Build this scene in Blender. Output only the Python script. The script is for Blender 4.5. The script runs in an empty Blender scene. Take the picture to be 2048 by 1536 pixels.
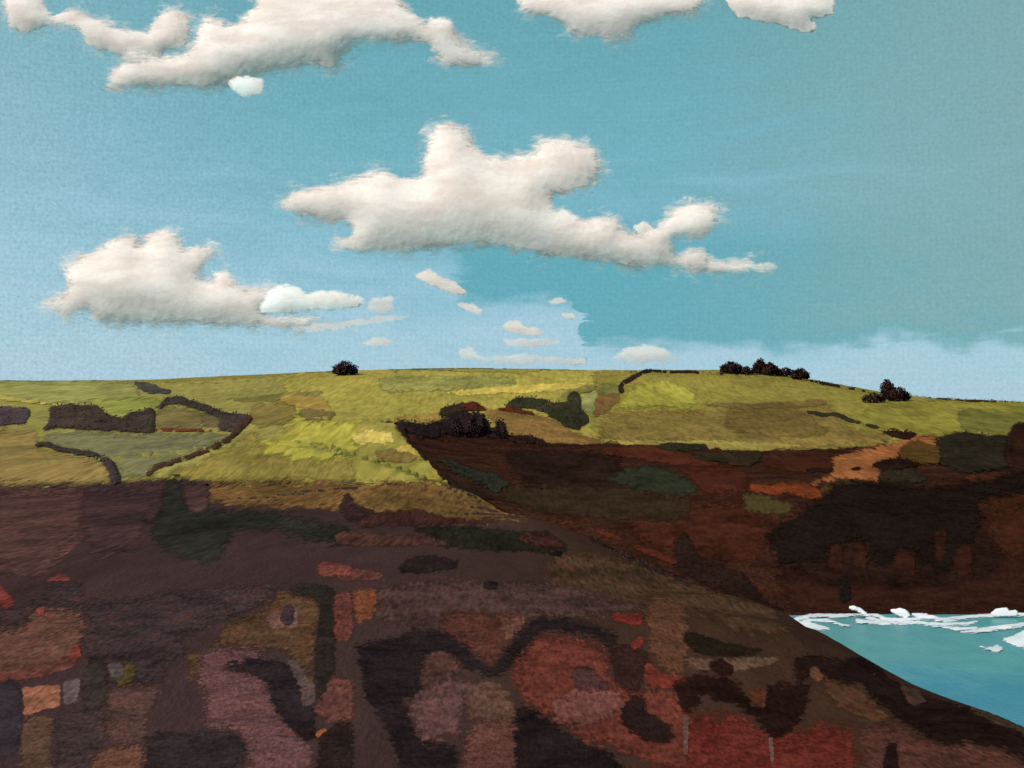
import bpy, math, random
import numpy as np
from mathutils import Vector
from mathutils.geometry import delaunay_2d_cdt
random.seed(3)
RNG = np.random.default_rng(7)

# ------------------------------------------------------------------ camera, sky, sun, exposure
F = 2472.0                      # focal length in pixels of a 2048 px wide frame
EYE = 62.0                      # eye height over the sea
TH = math.atan(82 / F)          # the camera looks up by 1.9 degrees
SUN_EL = math.radians(35)
SUN_AZ = math.radians(-138)     # from behind the camera's left shoulder
SUN = Vector((math.sin(SUN_AZ) * math.cos(SUN_EL), math.cos(SUN_AZ) * math.cos(SUN_EL), math.sin(SUN_EL)))
SC = bpy.context.scene
cam = bpy.data.cameras.new('camera')
cam.sensor_width = 36.0
cam.lens = 36.0 * F / 2048
cam.clip_start = 0.5
cam.clip_end = 60000
cam_ob = bpy.data.objects.new('camera', cam)
SC.collection.objects.link(cam_ob)
cam_ob.location = (0, 0, EYE)
cam_ob.rotation_euler = (math.pi / 2 + TH, 0, 0)
SC.camera = cam_ob
SC.view_settings.view_transform = 'Standard'
SC.view_settings.look = 'None'
SC.view_settings.exposure = 0
SC.view_settings.gamma = 1

def lin(c):
    return tuple(((v / 255) / 12.92 if v / 255 <= .04045 else ((v / 255 + .055) / 1.055) ** 2.4) for v in c)

class NT:
    """tiny helper for writing node trees"""
    def __init__(s, tree):
        s.t = tree; s.n = tree.nodes; s.l = tree.links
    def put(s, sock, v):
        if isinstance(v, bpy.types.NodeSocket): s.l.new(v, sock)
        elif isinstance(v, (tuple, list)) and len(v) == 3 and sock.type == 'RGBA': sock.default_value = (*v, 1)
        else: sock.default_value = v
    def m(s, op, a, b=0.0, c=None):
        n = s.n.new('ShaderNodeMath'); n.operation = op
        s.put(n.inputs[0], a); s.put(n.inputs[1], b)
        if c is not None: s.put(n.inputs[2], c)
        return n.outputs[0]
    def step(s, v, a, b):
        n = s.n.new('ShaderNodeMapRange'); n.interpolation_type = 'SMOOTHSTEP'
        s.put(n.inputs[0], v); s.put(n.inputs[1], a); s.put(n.inputs[2], b)
        return n.outputs[0]
    def mix(s, f, a, b, mode='MIX'):
        n = s.n.new('ShaderNodeMix'); n.data_type = 'RGBA'; n.blend_type = mode
        s.put(n.inputs[0], f); s.put(n.inputs[6], a); s.put(n.inputs[7], b)
        return n.outputs[2]
    def scale(s, vec, xyz):
        n = s.n.new('ShaderNodeVectorMath'); n.operation = 'MULTIPLY'
        s.put(n.inputs[0], vec); n.inputs[1].default_value = xyz
        return n.outputs[0]
    def noise(s, vec, sc, detail=2.0, rough=.5, dist=0.0):
        n = s.n.new('ShaderNodeTexNoise')
        s.put(n.inputs['Vector'], vec); n.inputs['Scale'].default_value = sc
        n.inputs['Detail'].default_value = detail; n.inputs['Roughness'].default_value = rough
        n.inputs['Distortion'].default_value = dist
        return n.outputs[0]
    def ramp(s, f, stops):
        n = s.n.new('ShaderNodeValToRGB'); s.put(n.inputs[0], f)
        e = n.color_ramp.elements
        for i, (p, c) in enumerate(stops):
            x = e[i] if i < 2 else e.new(p)
            x.position = p; x.color = (*c, 1)
        return n.outputs[0]

def make_sky():
    w = bpy.data.worlds.new('World'); SC.world = w; w.use_nodes = True
    t = NT(w.node_tree); t.n.clear()
    out = t.n.new('ShaderNodeOutputWorld')
    d = t.n.new('ShaderNodeTexCoord').outputs['Generated']
    sep = t.n.new('ShaderNodeSeparateXYZ'); t.put(sep.inputs[0], d)
    x, y, z = sep.outputs
    az = t.m('ARCTAN2', x, y)
    v = t.m('DIVIDE', z, t.m('MAXIMUM', t.m('SQRT', t.m('ADD', t.m('MULTIPLY', x, x), t.m('MULTIPLY', y, y))), .02))
    n1 = t.noise(t.scale(d, (1, 1, 3.8)), 8, 5, .65, 1.0)
    n2 = t.noise(t.scale(d, (1, 1, 4)), 26, 3, .6, .3)
    nn = t.m('ADD', t.m('MULTIPLY', t.m('SUBTRACT', n1, .5), .16), t.m('MULTIPLY', t.m('SUBTRACT', n2, .5), .030))
    vv = t.m('ADD', v, nn)
    col = t.ramp(t.m('MULTIPLY', vv, 1 / .45), [(0, lin((172, 203, 220))), (.14, lin((164, 203, 220))), (.28, lin((140, 192, 210))),
                 (.46, lin((117, 178, 192))), (.72, lin((105, 169, 180))), (1, lin((97, 161, 171)))])
    # the clear teal gap low in the middle of the sky
    wob = t.m('MULTIPLY', t.m('SUBTRACT', n2, .5), .05)
    a2 = t.m('ADD', az, wob); v2 = t.m('ADD', v, t.m('MULTIPLY', wob, .5))
    az3 = t.n.new('ShaderNodeCombineXYZ'); t.put(az3.inputs[0], t.m('MULTIPLY', az, 11)); t.put(az3.inputs[1], t.m('MULTIPLY', v, 9))
    rag = t.m('MULTIPLY', t.m('SUBTRACT', t.noise(az3.outputs[0], 1.0, 3, .7), .5), t.m('MULTIPLY', t.step(az, .10, .30), .085))
    low = t.m('ADD', t.m('SUBTRACT', .098, t.m('MULTIPLY', t.step(a2, .050, .062), .036)), rag)
    gap = t.m('MULTIPLY', t.m('MULTIPLY', t.step(a2, -.056, -.036), t.m('SUBTRACT', 1, t.step(a2, .40, .50))),
              t.m('MULTIPLY', t.step(t.m('SUBTRACT', v2, low), -.006, .010), t.m('SUBTRACT', 1, t.step(v2, .13, .20))))
    col = t.mix(t.m('MULTIPLY', gap, .95), col, lin((92, 168, 183)))
    # greyer green to the right; glare put into the colour as paler left
    right = t.m('MULTIPLY', t.m('MULTIPLY', t.step(t.m('ADD', az, t.m('MULTIPLY', nn, 1.5)), .08, .42), t.step(t.m('SUBTRACT', v2, rag), .052, .085)), .90)
    col = t.mix(right, col, lin((130, 171, 173)))
    col = t.mix(t.m('MULTIPLY', t.m('SUBTRACT', 1, t.step(az, -.56, -.08)), t.m('SUBTRACT', .80, t.m('MULTIPLY', v, 1.3))), col, lin((178, 208, 223)))
    # fine mottling
    g = t.noise(t.scale(d, (1, 1, 1.15)), 430, 1.5, .6)
    # crossed threads
    p1 = t.m('SINE', t.m('MULTIPLY', t.m('ADD', t.m('ADD', az, v), t.m('MULTIPLY', n2, .006)), 760))
    p2 = t.m('SINE', t.m('MULTIPLY', t.m('ADD', t.m('SUBTRACT', az, v), t.m('MULTIPLY', n2, .006)), 760))
    g = t.m('ADD', g, t.m('MULTIPLY', t.m('MULTIPLY', p1, p2), .06))
    amp = t.m('ADD', .34, t.m('MULTIPLY', t.m('SUBTRACT', 1, t.step(az, -.45, .05)), .20))
    k = t.m('ADD', 1, t.m('MULTIPLY', t.m('SUBTRACT', g, .5), amp))
    comb = t.n.new('ShaderNodeCombineXYZ')
    for i in range(3): t.put(comb.inputs[i], k)
    col = t.mix(1.0, col, comb.outputs[0], 'MULTIPLY')
    b1 = t.n.new('ShaderNodeBackground'); t.put(b1.inputs[0], col); b1.inputs[1].default_value = 1.0
    sk = t.n.new('ShaderNodeTexSky'); sk.sky_type = 'NISHITA'; sk.sun_disc = False
    sk.sun_elevation = SUN_EL; sk.sun_rotation = SUN_AZ % (2 * math.pi)
    b2 = t.n.new('ShaderNodeBackground'); t.put(b2.inputs[0], sk.outputs[0]); b2.inputs[1].default_value = .09
    ms = t.n.new('ShaderNodeMixShader'); ms.inputs[0].default_value = .06
    t.l.new(b1.outputs[0], ms.inputs[1]); t.l.new(b2.outputs[0], ms.inputs[2])
    t.l.new(ms.outputs[0], out.inputs[0])
make_sky()
sl = bpy.data.lights.new('sun', 'SUN')
sl.energy = 4.7; sl.angle = math.radians(.6); sl.color = (1.0, .92, .82)
so = bpy.data.objects.new('sun', sl); SC.collection.objects.link(so)
so.rotation_euler = SUN.to_track_quat('Z', 'Y').to_euler()
so.location = SUN * 800
E_SUN = (1.16, 1.30, 1.40)       # light that reaches open ground, used to turn photographed colours into base colours

# ------------------------------------------------------------------ noise, pixels and the lie of the land
def hash2(ix, iy, seed):
    h = (ix.astype(np.int64) * 374761393 + iy.astype(np.int64) * 668265263 + seed * 974634777) & 0x7fffffff
    h = ((h ^ (h >> 13)) * 1274126177) & 0x7fffffff
    return ((h ^ (h >> 16)) & 0xffff) / 65535.0
def vnoise(x, y, seed=0):
    ix = np.floor(x); iy = np.floor(y); fx = x - ix; fy = y - iy
    fx = fx * fx * (3 - 2 * fx); fy = fy * fy * (3 - 2 * fy)
    a = hash2(ix, iy, seed); b = hash2(ix + 1, iy, seed); c = hash2(ix, iy + 1, seed); d = hash2(ix + 1, iy + 1, seed)
    return (a + (b - a) * fx) * (1 - fy) + (c + (d - c) * fx) * fy
def fbm(x, y, seed=0, o=3):
    s = 0; a = .5; t = 0
    for i in range(o):
        s = s + a * vnoise(x * 2 ** i, y * 2 ** i, seed + i); t += a; a *= .55
    return s / t
def rays(px, py):
    a = (np.asarray(px, float) - 1024) / F; b = (768 - np.asarray(py, float)) / F
    D = math.cos(TH) - b * math.sin(TH)
    return a / D, (math.sin(TH) + b * math.cos(TH)) / D

# points of the land seen in the picture (column, row, distance), hidden ones (column, distance, height) and ones outside (x, y, height)
VIS = [
(0,762,1000),(270,767,1000),(430,753,1050),(690,743,1080),(900,737,1100),(1150,740,1080),(1300,742,1020),(1500,743,990),(1600,758,950),(1750,788,880),(1900,799,830),(2048,805,800),
(0,800,800),(400,800,820),(700,800,850),(1000,795,860),(1300,800,820),(1600,810,780),(1850,840,700),(2048,850,660),
(0,860,600),(200,870,570),(400,860,600),(650,870,580),(780,850,600),(950,850,690),(1100,845,700),(1300,850,700),(1600,860,660),
(0,970,330),(200,970,330),(400,962,335),(600,970,330),(760,972,330),(0,910,440),(400,910,440),(700,910,440),

(0,1050,210),(400,1050,210),(700,1050,215),(0,1150,148),(400,1150,148),(800,1150,150),(1150,1168,155),(0,1300,108),(500,1300,108),(1000,1300,110),(1400,1300,112),(0,1536,78),(700,1536,78),(1400,1536,79),(1750,1450,88),(2048,1560,74),(-300,1300,108),(-300,1000,290),
(950,900,590),(1000,950,520),(1200,900,600),(1200,1000,490),(1400,920,575),(1400,1000,470),(1400,1100,430),(1600,920,580),(1600,1000,460),(1600,1100,428),(1600,1222,408),
(1800,900,600),(1800,1000,460),(1800,1100,428),(1800,1222,408),(2048,880,580),(2048,1000,465),(2048,1100,430),(2048,1220,410),(2300,1000,470),(2300,1222,408),(2300,900,600),(2300,840,760)]
HID = [(890,365,41),(890,410,36),(1060,320,31),(1060,390,20),(1200,285,26),(1200,380,10),(1370,235,24),(1370,290,12),(1370,360,2),(1500,200,26),(1500,250,12),(1500,340,-6),(1590,230,4),(1600,300,-10),(1600,380,-8),
(1800,165,4),(1800,220,-12),(1800,300,-14),(1800,375,-10),(2048,130,6),(2048,180,-12),(2048,270,-14),(2048,375,-10),(2400,90,10),(2400,120,-8),(2400,200,-15),(2400,300,-15),(2400,380,-10),
(1750,1150,78),(1900,1100,62),(2048,1050,52),(2048,950,66)]
WLD = [(0,0,38),(0,40,38),(-60,0,38),(-300,0,38),(-300,-200,36),(0,-200,36),(60,0,20),(90,0,0),(120,60,-12),(130,-200,-12),(300,0,-15),(600,0,-15),(600,200,-15),(900,300,-15),
(-500,300,48),(-700,600,65),(-800,1000,90),(-900,1400,75),(-400,1350,85),(0,1400,90),(300,1350,72),(700,1200,35),(900,900,42),(900,600,45),(700,480,38),(900,470,35),(700,410,0),(900,400,0),(500,1700,40),(0,1800,65),(-600,1800,60),(1000,1700,20)]
# the brow of the near headland, where it hides the combe and the bay
BROW = [(890,966,335),(970,1000,305),(1060,1038,270),(1130,1055,250),(1200,1078,232),(1285,1118,208),(1370,1158,190),(1467,1198,170),(1530,1210,160),(1590,1228,150),(1662,1267,134),(1711,1298,126),(1767,1333,117),(1837,1376,109),(1934,1413,99),(1987,1436,94),(2048,1458,90),(2140,1490,84)]
for _px, _py, _d in BROW:
    VIS += [(_px, _py, _d), (_px, _py + 26, _d * .86)]
    _c = float((850 - _py) / F)
    HID += [(_px, _d * 1.1, EYE + _c * _d * 1.1 - .012 * _d), (_px, _d * 1.25, EYE + _c * _d * 1.25 - .06 * _d)]
SS = 400.0
def phi(r2): return np.where(r2 > 0, .5 * r2 * np.log(np.maximum(r2, 1e-12)), 0)
def fit():
    P = []
    for px, py, d in VIS:
        a, c = rays(px, py); P.append((a * d, d, EYE + c * d))
    for px, d, z in HID:
        a, _ = rays(px, 850); P.append((a * d, d, z))
    P = np.array(P + WLD, float)
    X = P[:, :2] / SS; n = len(X)
    A = np.zeros((n + 3, n + 3)); A[:n, :n] = phi(((X[:, None] - X[None]) ** 2).sum(-1)) + 2e-4 * np.eye(n)
    A[:n, n] = 1; A[:n, n + 1:] = X; A[n:, :n] = A[:n, n:].T
    return X, np.linalg.solve(A, np.concatenate([P[:, 2], [0, 0, 0]]))
GX0, GX1, GY0, GY1, GS = -900, 1000, -150, 1800, 3.0
def land_grid():
    X, w = fit()
    gx = np.arange(GX0, GX1 + GS, GS); gy = np.arange(GY0, GY1 + GS, GS)
    xx, yy = np.meshgrid(gx, gy)
    q = np.stack([xx, yy], -1).reshape(-1, 2) / SS; z = np.empty(len(q))
    for i in range(0, len(q), 20000):
        b = q[i:i + 20000]; k = phi(((b[:, None] - X[None]) ** 2).sum(-1))
        z[i:i + 20000] = k @ w[:-3] + w[-3] + b @ w[-2:]
    z = z.reshape(xx.shape)
    z += (fbm(xx / 48, yy / 48, 11, 2) - .5) * np.clip((yy - 60) / 300, 0.2, 1.0) * 1.3
    return np.clip(z, -17, 125)
LAND = land_grid()
def ground(x, y):
    fx = np.clip((np.asarray(x, float) - GX0) / GS, 0, LAND.shape[1] - 1.001); fy = np.clip((np.asarray(y, float) - GY0) / GS, 0, LAND.shape[0] - 1.001)
    ix = fx.astype(int); iy = fy.astype(int); tx = fx - ix; ty = fy - iy
    a = LAND[iy, ix]; b = LAND[iy, ix + 1]; c = LAND[iy + 1, ix]; d = LAND[iy + 1, ix + 1]
    return (a + (b - a) * tx) * (1 - ty) + (c + (d - c) * tx) * ty
def cast(px, py, side=None, sea=False):
    """first point of the land on the ray through a picture point; side n = near headland only, f = beyond the combe only"""
    a, c = rays(px, py)
    d0, d1 = {'n': (62, 345), 'f': (402, 1700)}.get(side, (62, 1700))
    if sea: return a * (-EYE / c), -EYE / c, np.zeros_like(c)
    ds = np.geomspace(d0, d1, 500)
    lim = np.full(len(a), 1e9)
    if side == 'n':                       # never past the brow
        bx = np.array([q[0] for q in BROW], float); bd = np.array([q[2] for q in BROW], float)
        lim = np.where(np.asarray(px) > 880, np.interp(px, bx, bd) * 1.04, 345)
    best = np.full(len(a), -1.0); gapmin = np.full(len(a), 1e9); gapd = np.full(len(a), d0); prev = None
    done = np.zeros(len(a), bool)
    for i, d in enumerate(ds):
        gap = (EYE + c * d - ground(a * d, np.full(len(a), d))) / d
        if prev is not None:
            hit = (~done) & (gap <= 0) & (prev > 0) & (d <= lim)
            if hit.any():
                f = prev[hit] / (prev[hit] - gap[hit]); best[hit] = ds[i - 1] + f * (d - ds[i - 1]); done |= hit
        else:
            hit = gap <= 0; best[hit] = d; done |= hit
        better = (gap < gapmin) & ~done & (d <= lim)
        gapmin[better] = gap[better]; gapd[better] = d
        prev = gap
        if done.all(): break
    dd = np.where(done, best, gapd)
    return a * dd, dd, ground(a * dd, dd)

# ------------------------------------------------------------------ objects
COL = SC.collection
def mesh_ob(name, verts, faces, mat, parent=None, base=None, smooth=True, attr=None, normals=None):
    verts = np.asarray(verts, float)
    if base is None:
        base = np.array([(verts[:, 0].min() + verts[:, 0].max()) / 2, (verts[:, 1].min() + verts[:, 1].max()) / 2, verts[:, 2].min()])
    base = np.asarray(base, float)
    me = bpy.data.meshes.new(name)
    me.from_pydata((verts - base).tolist(), [], [list(map(int, f)) for f in faces])
    if smooth: me.polygons.foreach_set('use_smooth', [True] * len(me.polygons))
    if attr:
        for k, v in attr.items():
            at = me.attributes.new(k, 'FLOAT', 'POINT'); at.data.foreach_set('value', np.asarray(v, np.float32))
    me.materials.append(mat); me.update()
    if normals is not None: me.normals_split_custom_set_from_vertices(np.asarray(normals, np.float32).tolist())
    o = bpy.data.objects.new(name, me); COL.objects.link(o)
    if parent is None: o.location = base
    else:
        o.parent = parent; o.location = Vector(base) - parent.location
    return o
def tag(o, label, cat=None, group=None, kind=None):
    o['label'] = label
    if cat: o['category'] = cat
    if group: o['group'] = group
    if kind: o['kind'] = kind
    return o

MATS = {}
def veg_mat(rgb, d, var=.25, bump=.8, name='vegetation', fleck=None, rim=True, ys=.2, zst=1.0):
    """matt ground cover: broad streaks, tufts and fine grain whose size suits its distance; growth thins out at its rim"""
    s = 2 ** (round(math.log2(max(d, 60) / F) * 2) / 2)
    ys = 2 ** (round(math.log2(min(max(ys, .05), .8)) * 1.5) / 1.5); zs = min(.9, ys * 4)
    key = (tuple(rgb), round(s, 5), var, bump, fleck, rim, round(ys, 4), zst)
    if key in MATS: return MATS[key]
    base = [v / e for v, e in zip(lin(rgb), E_SUN)]
    m = bpy.data.materials.new(name); m.use_nodes = True
    t = NT(m.node_tree); b = t.n['Principled BSDF']
    pos = t.n.new('ShaderNodeNewGeometry').outputs['Position']
    big = t.noise(t.scale(pos, (1 / s, ys * 3 / s, zs * 3 / s * zst)), 1 / 110, 4, .6, .25)
    mid = t.noise(t.scale(pos, (1 / s, ys * 3.5 / s, zs * 3.5 / s * zst)), 1 / 38, 4, .65, .15)
    fine = t.noise(t.scale(pos, (1 / s, ys * 1.15 / s, zs * 1.15 / s)), 1 / 8.0, 1.5, .6)
    hi = [min(.9, v * (1 + var * 1.6)) for v in base]; lo = [v * (1 - var * 1.3) for v in base]
    hi[0] *= 1.04; lo[2] *= 1.08
    f = t.m('ADD', t.m('MULTIPLY', t.step(big, .30, .70), .55), t.m('MULTIPLY', t.step(mid, .28, .72), .45))
    c = t.mix(f, tuple(lo), tuple(hi))
    if fleck:
        fl = t.noise(t.scale(pos, (1 / s, ys * 1.5 / s, zs * 1.5 / s)), 1 / 17, 3, .7, .3)
        fl = t.m('MULTIPLY', t.step(t.m('ADD', fl, t.m('MULTIPLY', t.m('SUBTRACT', big, .5), .5)), .56, .70), .6)
        c = t.mix(fl, c, tuple(v / e for v, e in zip(lin(fleck), E_SUN)))
    k = t.m('ADD', .16 if fleck else (.46 if bump < .5 else .36), t.m('MULTIPLY', fine, 1.68 if fleck else (1.08 if bump < .5 else 1.28)))
    comb = t.n.new('ShaderNodeCombineXYZ')
    for i in range(3): t.put(comb.inputs[i], k)
    c = t.mix(1.0, c, comb.outputs[0], 'MULTIPLY')
    t.put(b.inputs['Base Color'], c); b.inputs['Roughness'].default_value = 1; b.inputs['Specular IOR Level'].default_value = 0
    bn = t.n.new('ShaderNodeBump'); bn.inputs['Strength'].default_value = bump; bn.inputs['Distance'].default_value = s * 2.2
    t.put(bn.inputs['Height'], t.m('ADD', fine, t.m('MULTIPLY', mid, .8)))
    t.l.new(bn.outputs[0], b.inputs['Normal'])
    if rim:
        at = t.n.new('ShaderNodeAttribute'); at.attribute_name = 'edge'
        rn = t.noise(t.scale(pos, (1 / s, ys * 2.6 / s, zs * 2.6 / s * zst)), 1 / 20, 4, .7, .15)
        a = t.m('ADD', t.m('MULTIPLY', at.outputs['Fac'], 1.5), t.m('ADD', t.m('MULTIPLY', t.m('SUBTRACT', rn, .5), 2.0), t.m('MULTIPLY', t.m('SUBTRACT', fine, .5), .8)))
        t.put(b.inputs['Alpha'], t.step(a, .18, .72))
    MATS[key] = m
    return m

def smooth_line(pts, n_it=1):
    for _ in range(n_it):
        p = np.asarray(pts); q = np.roll(p, -1, 0)
        pts = np.stack([p * .87 + q * .13, p * .13 + q * .87], 1).reshape(-1, 2)
    return pts
def ragged(pts, step=5.0, amp=2.6, seed=0, it=1):
    """closed outline -> rounded, resampled, with a torn edge"""
    p = smooth_line(np.asarray(pts, float), it); q = np.roll(p, -1, 0)
    L = np.hypot(*(q - p).T); cum = np.concatenate([[0], np.cumsum(L)]); n = max(8, int(cum[-1] / step))
    s = np.arange(n) / n * cum[-1]; i = np.clip(np.searchsorted(cum, s, 'right') - 1, 0, len(p) - 1)
    f = ((s - cum[i]) / np.maximum(L[i], 1e-9))[:, None]; r = p[i] * (1 - f) + q[i] * f
    r = r + (np.stack([fbm(r[:, 0] / 16, r[:, 1] / 16, seed, 3), fbm(r[:, 0] / 16, r[:, 1] / 16, seed + 50, 3)], -1) - .5) * 2.4 * amp
    return r
def grown(poly, k):
    tn = np.roll(poly, -1, 0) - np.roll(poly, 1, 0); nr = np.stack([tn[:, 1], -tn[:, 0]], -1); nr /= np.maximum(np.hypot(*nr.T), 1e-6)[:, None]
    if (poly[:, 0] * np.roll(poly[:, 1], -1) - np.roll(poly[:, 0], -1) * poly[:, 1]).sum() < 0: nr = -nr
    return poly + nr * k
def inside(x, y, poly):
    r = np.zeros(len(x), bool); x1, y1 = poly[:, 0], poly[:, 1]; x2, y2 = np.roll(x1, -1), np.roll(y1, -1)
    for a, b, c, d in zip(x1, y1, x2, y2):
        if b != d:
            r ^= ((b > y) != (d > y)) & (x < (c - a) * (y - b) / (d - b) + a)
    return r
def edge_dist(P, poly):
    out = np.full(len(P), 1e9); A = poly; B = np.roll(poly, -1, 0)
    for a, b in zip(A, B):
        ab = b - a; l2 = max((ab ** 2).sum(), 1e-9)
        t = np.clip(((P - a) @ ab) / l2, 0, 1); dx = P - a - t[:, None] * ab
        out = np.minimum(out, (dx ** 2).sum(1))
    return np.sqrt(out)
def fill(poly, step):
    x0, y0 = poly.min(0); x1, y1 = poly.max(0)
    gx, gy = np.meshgrid(np.arange(x0, x1, step), np.arange(y0, y1, step))
    gx = gx + (np.arange(gx.shape[0]) % 2)[:, None] * step * .5
    g = np.stack([gx.ravel(), gy.ravel()], -1) + RNG.uniform(-.22, .22, (gx.size, 2)) * step
    if len(g):
        g = g[inside(g[:, 0], g[:, 1], poly)]
    if len(g): g = g[edge_dist(g, poly) > step * .45]
    n = len(poly)
    v = [Vector(p) for p in np.concatenate([poly, g]).tolist()] if len(g) else [Vector(p) for p in poly.tolist()]
    r = delaunay_2d_cdt(v, [], [list(range(n))], 1, 1e-4)
    return np.array([tuple(p) for p in r[0]]), [f for f in r[2]]

ZO = {'p': (0, 0, 1), '1': (0, 700, 700 / 2048), '2': (600, 700, 700 / 2048), '3': (1200, 700, 848 / 2048), '4': (0, 950, 700 / 1835), '5': (680, 950, 700 / 1835), '6': (1348, 1000, 700 / 2006),
      'a': (0, 0, .5), 'b': (1024, 0, .5), 'c': (500, 220, 1100 / 2048), 'd': (0, 420, 1000 / 2048)}
def pts(z, txt):
    ox, oy, k = ZO[z]
    a = np.array([tuple(map(float, w.split(','))) for w in txt.split()])
    return a * k + (ox, oy)
def ribbon(z, txt, w):
    p = pts(z, txt); k = np.gradient(p, axis=0); k = np.stack([-k[:, 1], k[:, 0]], -1); k /= np.maximum(np.hypot(*k.T), 1e-9)[:, None]
    w = np.linspace(1, .75, len(p))[:, None] * w * (.8 + .4 * RNG.random((len(p), 1)))
    return np.concatenate([p + k * w / 2, (p - k * w / 2)[::-1]])

LIFT = np.zeros((390, 520))      # what already lies on the land there, in picture pixels of height
SEEDS = [100]
def cover(z, txt, what, rgb, h=0.0, side=None, width=None, step=None, leaves=0.0, var=.27, amp=3.2, bump=.8, group=None, leaf=4.0, name_mat='vegetation', it=1, soft=None, fleck=None, zst=1.0):
    """a patch of ground cover draped on the land where the picture shows it; h = height of its growth in picture pixels"""
    nm, cat, label = [s.strip() for s in what.split('|')]
    SEEDS[0] += 3; sd = SEEDS[0]
    poly = ribbon(z, txt, width) if width else pts(z, txt)
    size = poly.max(0) - poly.min(0); area = size[0] * size[1]
    if step is None: step = 5.0 if area < 20000 else 6.5
    rgb = np.array(rgb, float); lum = rgb @ (.3, .59, .11)
    if side == 'n':                                   # headland plants pulled to maroon brown, with the cloud shade put into the colour
        rgb = (rgb * .74 + np.array((84, 57, 58) if poly[:, 0].mean() < 900 else (84, 54, 50)) * .26) * (.88 if lum >= 75 else .84) if 'gorse' not in nm and nm != 'bush' else rgb * .68  # purple target on the left carries glare lifted into the colour
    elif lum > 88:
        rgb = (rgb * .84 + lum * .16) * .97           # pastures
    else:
        rgb = rgb * (.95 if poly[:, 0].mean() < 620 else .74)  # dark plants on the left kept lighter: glare put into the colour
    rgb = tuple(float(v) for v in rgb)
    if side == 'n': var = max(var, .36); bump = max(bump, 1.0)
    if side != 'n' and not cat: bump = min(bump, .3)
    if soft is None: soft = (46 if cat else 70) if side == 'n' else ((9 if poly[:, 1].mean() < 850 else 18) if cat else 42)
    if fleck is None and side == 'n': fleck = (98, 48, 40) if 'gorse' not in nm else None
    poly = ragged(poly, min(step, 5), amp if min(size) > 14 else amp * .5, sd, it)
    poly = grown(poly, min(soft * .22, min(size) * .12))
    V, Fc = fill(poly, step)
    e = edge_dist(V, poly); soft = min(soft, e.max() * .75)
    x, y, zz = cast(V[:, 0], V[:, 1], side)
    ix = np.clip((V[:, 0] / 4).astype(int) + 2, 1, 517); iy = np.clip((V[:, 1] / 4).astype(int) + 2, 1, 387)
    L0 = LIFT[iy, ix]
    L1 = np.max([LIFT[np.clip(iy + a, 0, 389), np.clip(ix + b, 0, 519)] for a in (-1, 0, 1) for b in (-1, 0, 1)], 0)
    rim = np.clip(e / 5, 0, 1)
    grow = np.clip(e / max(6, h * 2.2), 0, 1); grow = grow * (2 - grow)
    lump = .35 + .9 * fbm(V[:, 0] / 26, V[:, 1] / 17, sd, 3) + .35 * (vnoise(V[:, 0] / 7, V[:, 1] / 6, sd + 9) - .5)
    lift = np.where(e < .5, np.maximum(L0, 0) + (.2 if side == 'n' else .5), (L0 if side == 'n' else L1) + (.3 if side == 'n' else .7) + h * (.15 if side == 'n' else 1) * grow * lump * rim)
    s = y / F
    lowhalf = V[:, 1] >= np.quantile(V[:, 1], .45)
    ys = float(np.ptp(V[lowhalf, 1]) * np.median(s) / max(np.ptp(y[lowhalf]), .1))
    W = np.stack([x, y, zz + lift * s], -1)
    inner = e > 2
    np.maximum.at(LIFT, (iy[inner], ix[inner]), lift[inner])
    for a, b in ((0, 1), (1, 0), (0, -1), (-1, 0)):
        np.maximum.at(LIFT, (np.clip(iy[inner] + a, 0, 389), np.clip(ix[inner] + b, 0, 519)), lift[inner])
    faces = [tuple(f[::-1]) for f in Fc]
    verts = W
    if leaves > 0:
        n = int(leaves * area / 22)
        g = RNG.uniform(poly.min(0), poly.max(0), (n, 2)); g = g[inside(g[:, 0], g[:, 1], poly)]
        if len(g):
            lx, ly, lz = cast(g[:, 0], g[:, 1], side)
            gi = np.clip((g[:, 0] / 4).astype(int) + 2, 0, 519); gj = np.clip((g[:, 1] / 4).astype(int) + 2, 0, 389)
            c = np.stack([lx, ly, lz + np.maximum(LIFT[gj, gi], 0) * ly / F], -1)
            sz = (ly / F * leaf * RNG.uniform(.5, 1.15, len(g)))[:, None]
            u = RNG.normal(size=(len(g), 3)); u[:, 2] *= .4; u /= np.linalg.norm(u, axis=1)[:, None]
            wv = np.stack([RNG.uniform(-.8, .8, len(g)), RNG.uniform(.2, 1.1, len(g)), np.full(len(g), .75)], -1)
            k = len(verts)
            q = np.concatenate([c - u * sz * .5 - wv * sz * .3, c + u * sz * .5 - wv * sz * .3, c + u * sz * .35 + wv * sz * .9, c - u * sz * .3 + wv * sz * .8])
            m = len(g); verts = np.concatenate([W, q])
            faces += [(k + i, k + m + i, k + 2 * m + i, k + 3 * m + i) for i in range(m)]
    o = mesh_ob(nm, verts, faces, veg_mat(rgb, float(np.median(y)), var, bump, name_mat, fleck, True, ys, zst), attr={'edge': np.concatenate([np.clip(e / soft, 0, 1.2), np.full(len(verts) - len(W), 1.2)])})
    tag(o, label, cat or None, group, None if cat else 'structure')
    return o
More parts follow.
